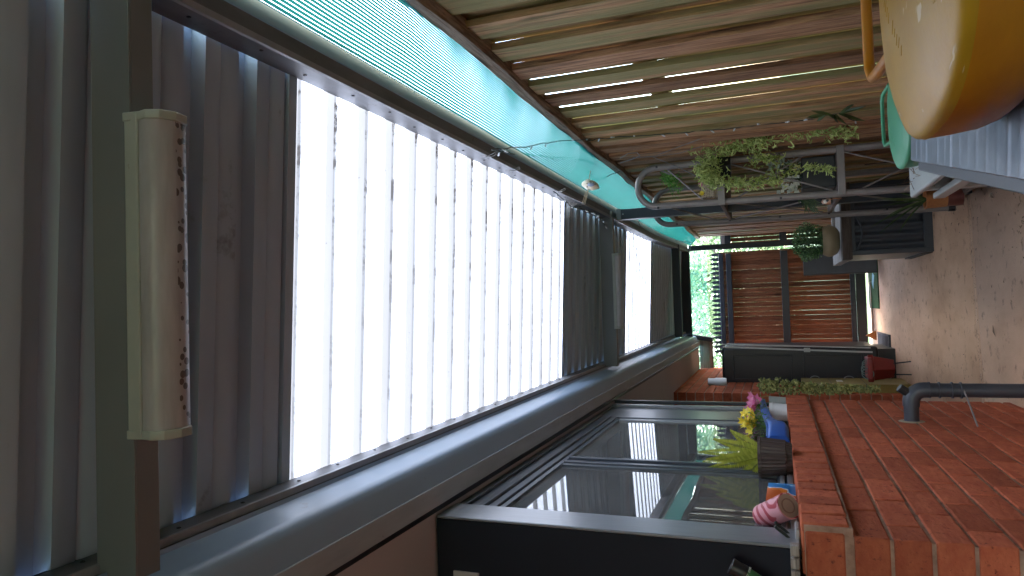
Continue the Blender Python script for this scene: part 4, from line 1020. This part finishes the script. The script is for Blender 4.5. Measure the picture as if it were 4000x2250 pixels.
put('face', MB().lathe([(0, .006), (.010, .004), (.013, 0)], fc_+V(-.001, -.014, .008), 14, V(0, -1, 0)), mat('white_glaze', (.7, .66, .58), rough=.3), fg)
put('patch', MB().lathe([(0, .004), (.006, .003), (.008, 0)], fc_+V(.003, -.020, -.002), 12, V(0, -1, 0)), 'blackpl', fg)
put('tail', MB().tube([fc_+V(.01, 0, -.02), P(2100, 499, Y=4.45), P(2118, 500, Y=4.45)], [.003, .003, .001], 6), 'terra', fg)
# woven pot with spiky leaves on lower shelf
sp_ = thing('woven_pot', (.60, 4.75, .09), 'orange woven pot with dark spiky leaves on the lowest shelf', 'potted plant')
wc = P(2368, 502, Y=4.7)
put('pot', MB().lathe([(0, 0), (.052, 0), (.054, .10), (.058, .105), (.058, .112), (.050, .112), (.046, .08), (0, .08)], (wc.x+.01, 4.72, wc.z-.03), 26), 'terra', sp_)
put('pot_foot', MB().lathe([(0, -.08), (.05, -.08), (.05, 0), (0, 0)], (wc.x+.01, 4.72, wc.z-.031), 20), mat('maroon_plastic_pot', (.13, .035, .025), rough=.5), sp_)
mb = MB(); b_ = V(wc.x+.01, 4.70, wc.z+.07)
for (x, y) in ((2185, 575), (2210, 590), (2200, 500), (2215, 520), (2230, 545), (2225, 470), (2260, 590), (2240, 505), (2250, 455)): strap(b_, P(x, y, Y=4.6), .010, mb, .02)
put('blades', mb, 'leafG', sp_)
# bits and pieces low behind the stand
dp = thing('dark_pot_cluster', (.78, 4.75, .095), 'brown plastic plant pot at the back of the lowest shelf', 'plant pot')
put('pot', MB().lathe([(0, 0), (.07, 0), (.085, .15), (.09, .155), (.09, .17), (.08, .17), (.075, .13), (0, .13)], (.78, 4.8, .092), 22), mat('maroon_plastic', (.13, .045, .03), rough=.5), dp)
put('dry_stems', MB().tube([(.78, 4.8, .22), (.74, 4.7, .40), (.70, 4.6, .52)], .004, 5).tube([(.79, 4.8, .22), (.82, 4.72, .45), (.80, 4.62, .60)], .003, 5).tube([(.76, 4.8, .22), (.72, 4.6, .36), (.66, 4.5, .42)], .003, 5), 'bark', dp)

# bamboo sprig on the fence
bb = thing('bamboo_sprig', P(2110, 282, X=.90), 'green bamboo sprig with long pointed leaves poking through the fence', 'bamboo')
mb = MB(); L0 = [P(2030, 300, X=.895), P(2080, 290, X=.885), P(2115, 283, X=.88)]
put('stem', MB().tube(L0, .002, 5), 'bark', bb)
for (x0, y0, x1, y1) in ((2115, 283, 2180, 267), (2115, 283, 2150, 262), (2090, 288, 2040, 278), (2095, 287, 2110, 310), (2100, 287, 2130, 313), (2110, 285, 2178, 305), (2075, 290, 2055, 305), (2120, 281, 2145, 262), (2070, 290, 2030, 295), (2085, 288, 2120, 300)):
    strap(P(x0, y0, X=.88), P(x1, y1, X=.872), .018, mb, .003)
put('leaves', mb, 'leafG', bb)

# ================================================================== PLANTER BOX, POT, SLATE PANEL
pl = thing('planter_box', (.62, 6.0, 0), 'dark corrugated metal planter box with weathered timber rim', 'planter')
x0, x1, y0, y1 = .335, .90, 6.0, 6.95
cm = MB(); vs = []; nn = 64
for i in range(nn+1):
    x = x0+.035+(x1-x0-.07)*i/nn; yy = y0+.012+.009*math.cos(2*math.pi*i/nn*6.5)
    vs += [(x, yy, .06), (x, yy, .53)]
cm.add(vs, [(2*i, 2*i+2, 2*i+3, 2*i+1) for i in range(nn)], smooth=True)
put('corrugated_front', cm, 'corr', pl)
put('front_frame', MB().box(x0, x0+.035, y0-.01, y0+.03, .0, .555).box(x1-.035, x1, y0-.01, y0+.03, .0, .555).box(x0+.035, x1-.035, y0-.01, y0+.03, 0, .06).box(x0+.035, x1-.035, y0-.01, y0+.03, .53, .555), 'corr', pl, bevel=.003)
put('side_panel', MB().box(x0+.004, x0+.02, y0+.03, y1, 0.02, .555), 'blackpl', pl)
put('side_rail', MB().box(x0-.006, x0+.004, y0+.04, y1-.02, 0.0, .05), 'darktimber', pl)
put('lining', MB().box(x0+.02, x1, y1-.02, y1, 0, .555).box(x1-.012, x1, y0+.03, y1-.02, 0, .555).box(x0+.02, x1-.012, y0+.03, y1-.02, 0, .50), 'blackpl', pl)
put('rim_front', MB().box(x0-.03, x1+.02, y0-.035, y0+.09, .556, .625), 'darktimber', pl, bevel=.004)
put('rim_side', MB().box(x0-.032, x0+.08, y0+.092, y1+.03, .556, .622), 'greywood', pl, bevel=.004)
put('rim_side', MB().box(x0+.082, x1+.01, y1-.08, y1+.03, .556, .622).box(x0+.082, x1+.01, y0+.092, y1-.082, .57, .60), 'greywood', pl, bevel=.004)
put('wire_swag', MB().tube([(.36+.30*t, y0-.006, .53-.05*math.sin(math.pi*t)) for t in [i/10 for i in range(11)]]+[(.70, y0-.006, .53)], .007, 8), 'corr', pl)
bx = thing('boxwood_ball', (.47, 6.18, .625), 'round clipped boxwood ball in a sand coloured bowl on the planter rim', 'potted plant')
pc_ = P(2118, 600, Y=6.2); C0 = V(.475, 6.2, .625)
put('bowl', MB().lathe([(0, 0), (.07, 0), (.105, .02), (.128, .06), (.130, .085), (.118, .12), (.108, .13), (.10, .12), (0, .11)], C0, 36), 'stonepot', bx)
mb = MB(); B0 = C0+V(.0, 0, .225)
for _ in range(3600):
    u = V(rng.gauss(0, 1), rng.gauss(0, 1), rng.gauss(0, 1)).normalized(); r_ = .150*(rng.uniform(.62, 1.04) if rng.random() < .8 else rng.uniform(.3, 1))*(1+.06*math.sin(u.x*7+u.z*5))
    p_ = B0+V(u.x*r_, u.y*r_, u.z*r_*.88); d_ = (u+V(rng.gauss(0, .6), rng.gauss(0, .6), rng.gauss(.2, .6)))
    mb.leaf(p_, d_, V(rng.gauss(0, 1), rng.gauss(0, 1), rng.gauss(0, 1)), .017, .010, .2, rng.random()*(.3+.7*max(0, (r_/.15-.5)*2)))
put('foliage', mb, 'leafB', bx)
sp2 = thing('slate_board', (.46, 9.0, 0), 'flat dark grey board leaning beside the planter near the gate', 'board')
put('board', MB().box(.30, .62, 8.95, 8.98, .02, .80, rot=Matrix.Rotation(-.06, 3, 'X')), 'pipe', sp2, bevel=.004)
put('edge', MB().box(.288, .30, 8.948, 8.985, .02, .80, rot=Matrix.Rotation(-.06, 3, 'X')), 'blackpl', sp2)
gm_ = thing('door_mat', (.05, 9.35, 0), 'green coir mat with a pale blue shape on the ground at the gate', 'mat')
m0, m1, m2, m3 = P(2185, 655, Z=.004), P(2207, 655, Z=.004), P(2207, 775, Z=.004), P(2187, 775, Z=.004)
put('pile', MB().box(-.13, .50, m1.y, m0.y+.1, .0, .012), 'mat', gm_, bevel=.003)
pb_ = P(2196, 706, Z=.014); put('pale_shape', MB().prism([(pb_.x-.10, pb_.y), (pb_.x-.03, pb_.y+.10), (pb_.x+.10, pb_.y+.04), (pb_.x+.06, pb_.y-.12)], 'z', .0125, .015), mat('pale_blue', (.25, .48, .60), rough=.7), gm_)
gr = thing('drain_grate', (-.55, 9.0, 0), 'flat grey slotted grate on the ground at the left of the gate', 'grate')
mb = MB()
for k in range(9): mb.box(-.66+.0, -.42, 8.3+k*.1, 8.36+k*.1, .0, .02)
mb.box(-.68, -.66, 8.3, 9.16, 0, .022).box(-.42, -.40, 8.3, 9.16, 0, .022); put('bars', mb, 'pipe', gr)
gb = thing('ground_board', (-.3, 9.7, 0), 'pale sunlit timber strip lying under the gate', 'timber')
put('strip', MB().box(-.42, .20, 9.62, 9.67, 0, .02), mat('pale_timber', (.62, .52, .42), rough=.8), gb, bevel=.002)
wd = thing('terracotta_wedge', (-.47, 9.5, 0), 'small terracotta wedge on the ground beside the grate', 'wedge')
put('wedge', MB().prism([(-.52, 0), (-.40, 0), (-.46, .11)], 'y', 9.42, 9.50), 'terra', wd, bevel=.004)

# ================================================================== NEAR TABLE, BIN, JUGS
tb_ = thing('potting_table', (.55, 1.9, 0), 'cloudy white plastic topped table against the fence under the green jug', 'table')
TZ = .73
put('tabletop', MB().box(.308, .90, 1.35, 2.46, TZ-.02, TZ), 'traypl', tb_, bevel=.006)
put('lower_edge', MB().box(.300, .318, 1.35, 2.46, TZ-.095, TZ-.062), 'traypl', tb_, bevel=.003)
put('slats', MB().box(.33, .38, 1.36, 2.42, TZ-.11, TZ-.095, .2).box(.39, .44, 1.36, 2.42, TZ-.11, TZ-.095, .7).box(.45, .50, 1.36, 2.42, TZ-.11, TZ-.095, .5).box(.51, .56, 1.36, 2.42, TZ-.11, TZ-.095, .5), 'shelfwood', tb_, bevel=.003)
for (lx, ly) in ((.32, 2.38), (.84, 2.38), (.32, 1.40), (.84, 1.40)): put('leg', MB().box(lx, lx+.035, ly, ly+.035, 0, TZ-.022), 'traypl', tb_, bevel=.003)

bn = thing('ribbed_bin', (.5, 1.1, 0), 'grey bin with a flat ribbed lid closest to the camera, under the yellow jug', 'bin')
LA, LB = V(.305, 1.77, .84), V(.141, 1.04, .84); ld = (LA-LB).normalized(); ln_ = V(ld.y, -ld.x, 0)
LZ = .84; mb = MB(); vs = []; nn = 230; wid = .62; L_ = 1.30
A0 = LA.copy()
for i in range(nn+1):
    t = i/nn; c = A0-ld*L_*t; ph = t*L_/.052
    ra_ = random.Random(int(ph+.25)*7+3).uniform(.1, 1); rib = .0030*ra_*max(0, math.sin(2*math.pi*ph+ra_))**6+.0005*math.sin(ph*29)
    for k in range(5):
        u = (0, .004, .3, .6, 1)[k]; p_ = c+ln_*(wid*u); vs.append((p_.x, p_.y, LZ+rib-(.004 if k == 0 else 0)))
mb.add(vs, [(i*5+k, i*5+k+1, (i+1)*5+k+1, (i+1)*5+k) for i in range(nn) for k in range(4)], smooth=True)
put('lid', mb, 'steel2', bn, sharp=50)
def slab(mb, off0, z0, z1, ins=0, l0=0):
    a_, b_, c_, d_ = A0-ld*l0+ln_*off0, A0-ld*(L_-l0)+ln_*off0, A0-ld*(L_-l0)+ln_*(wid-off0), A0-ld*l0+ln_*(wid-off0)
    q_ = [(p_.x, p_.y) for p_ in (a_, b_, c_, d_)]; return mb.prism(q_, 'z', z0, z1)
put('rim_ledge', slab(MB(), -.024, LZ-.034, LZ-.016, l0=-.01), 'pipe', bn, bevel=.004)
put('lid_edge', slab(MB(), .001, LZ-.040, LZ-.0045, l0=.001), 'steel2', bn, bevel=.004)
put('body', slab(MB(), .03, .0, LZ-.041, l0=.03), 'steel2', bn, bevel=.01)

def rsec(cx_, cy_, hx, hy, z, e=2.7, n=56):
    out = []
    for k in range(n):
        a_ = 2*math.pi*k/n; ca_, sa_ = math.cos(a_), math.sin(a_)
        out.append(V(cx_+hx*math.copysign(abs(ca_)**(2/e), ca_), cy_+hy*math.copysign(abs(sa_)**(2/e), sa_), z))
    return out
def jug(loc, s, label, top, side, e=2.7):
    t = thing('flat_jug', loc, label, 'jug', 'flat plastic jugs lying by the fence'); x, y, z = loc
    lo = [(0, .90), (.008, .95), (.025, .975), (.06, .992), (.086, 1.0)]
    hi = [(.086, 1.003), (.0935, .997), (.100, .975), (.104, .94), (.112, .86), (.121, .74), (.128, .58), (.133, .36), (.135, .12)]
    put('underside', loft(MB(), [rsec(x, y, .26*s*k, .24*s*k, z+h*s, e) for h, k in lo]), side, t, sharp=60)
    put('face', loft(MB(), [rsec(x, y, .26*s*k, .24*s*k, z+h*s, e) for h, k in hi]), top, t, sharp=60)
    hz = z+.112*s
    hp = [(x-.095*s, y+.19*s, hz-.004), (x-.088*s, y+.30*s, hz), (x-.078*s, y+.36*s, hz), (x-.05*s, y+.395*s, hz), (x-.02*s, y+.40*s, hz), (x+.13*s, y+.40*s, hz), (x+.16*s, y+.395*s, hz), (x+.185*s, y+.36*s, hz), (x+.19*s, y+.19*s, hz-.004)]
    put('handle', MB().tube(hp, .0095*s, 12), side, t)
    put('cap', MB().lathe([(0, 0), (.03*s, 0), (.03*s, .04*s), (0, .04*s)], (x+.225*s, y+.215*s, z+.06*s), 20, V(.3, 1, 0)), side, t)
    em = MB()
    for r0_, r1_, n_ in ((V(-.155, -.02, 0), V(.02, .11, 0), 17), (V(-.15, -.165, 0), V(.03, -.135, 0), 13)):
        dd = (r1_-r0_).normalized(); pd = V(-dd.y, dd.x, 0)
        for k in range(n_):
            if k in (5, 11): continue
            c = r0_.lerp(r1_, k/n_)*s; 
            def hh(p_):
                rr = ((abs(p_.x)/.26/s)**e+(abs(p_.y)/.24/s)**e)**(1/e)
                for (ha, ka), (hb, kb) in zip(hi[:-1], hi[1:]):
                    if kb <= rr <= ka: return ha+(hb-ha)*(ka-rr)/(ka-kb)
                return .134
            p0 = c-pd*.011*s*rng.uniform(.5, 1); p1 = c+pd*.011*s*rng.uniform(.5, 1)
            em.tube([(x+p0.x, y+p0.y, z+hh(p0)*s), (x+p1.x, y+p1.y, z+hh(p1)*s)], .0008*s, 5)
    put('embossed_marks', em, top, t)
    return t
jug((.475, 1.03, .846), 1.0, 'large translucent yellow plastic jug lying flat with its loop handle pointing away', 'yellowpl', 'orangepl')
jug((.52, 2.20, TZ+.001), .60, 'smaller mint green plastic jug lying on the white table behind the yellow one', 'mintpl', 'mintpl')
# twiggy debris at the table edge
dt = MB(); c = P(2300, 445, Y=2.4)
for _ in range(40):
    p_ = c+V(rng.uniform(-.02, .05), rng.uniform(-.12, .02), rng.uniform(-.03, .02)); dt.tube([p_, p_+V(rng.gauss(0, .02), rng.gauss(0, .03), rng.gauss(-.01, .02))], .0009, 3)
tag(put('dry_debris', dt, 'litter', loc=c), 'dry stalks caught on the white table edge beside the green jug', 'plant debris', kind='stuff')

# ================================================================== TREES BEYOND THE GATE
def tree(loc, h, r, n, L, label, lm='leafA', seed=1):
    r2 = random.Random(seed); t = thing('garden_tree', loc, label, 'tree', 'garden trees beyond the gate'); x, y, _ = loc
    tr = MB(); tr.tube([(x, y, 0), (x+.05, y, h*.25), (x-.04, y+.05, h*.5), (x+.02, y, h*.8)], [.09, .07, .05, .02], 8)
    cl = []
    for k in range(26):
        a_ = r2.uniform(0, 6.28); q_ = V(x+r*.7*math.cos(a_)*r2.random()**.5, y+r*.6*math.sin(a_)*r2.random()**.5, h*r2.uniform(.28, .97))
        cl.append((q_, r*r2.uniform(.22, .42))); tr.tube([(x, y, max(.3, q_.z-.6)), tuple(V(x, y, q_.z-.3).lerp(q_, .5)), tuple(q_)], [.03, .018, .006], 5)
    put('trunk', tr, 'bark', t); mb = MB()
    for _ in range(n):
        q_, rr = r2.choice(cl); u = V(r2.gauss(0, 1), r2.gauss(0, 1), r2.gauss(0, 1)).normalized()*rr*r2.uniform(.4, 1.1)
        p_ = q_+u; mb.leaf(p_, V(r2.gauss(0, 1), r2.gauss(0, 1), r2.gauss(-.2, .6)), V(r2.gauss(0, 1), r2.gauss(0, 1), 1), L*r2.uniform(.7, 1.3), L*.5, .15, r2.random())
    put('crown', mb, lm, t); return t
tree((.55, 13.0, 0), 3.1, 1.0, 5200, .10, 'nearest leafy tree beyond the gate, on the fence side')
tree((-.55, 14.0, 0), 2.9, 1.0, 5200, .10, 'pale leafy tree beyond the middle of the gate', seed=2)
tree((-1.6, 13.2, 0), 2.75, .85, 3600, .09, 'low leafy tree beyond the gate behind the house corner', seed=3)
tree((1.6, 15.0, 0), 3.6, 1.2, 4200, .12, 'taller tree beyond the gate on the neighbour side', seed=4)
tree((-.1, 17.5, 0), 3.3, 1.5, 4200, .14, 'farthest tree in the gap above the gate', seed=5)
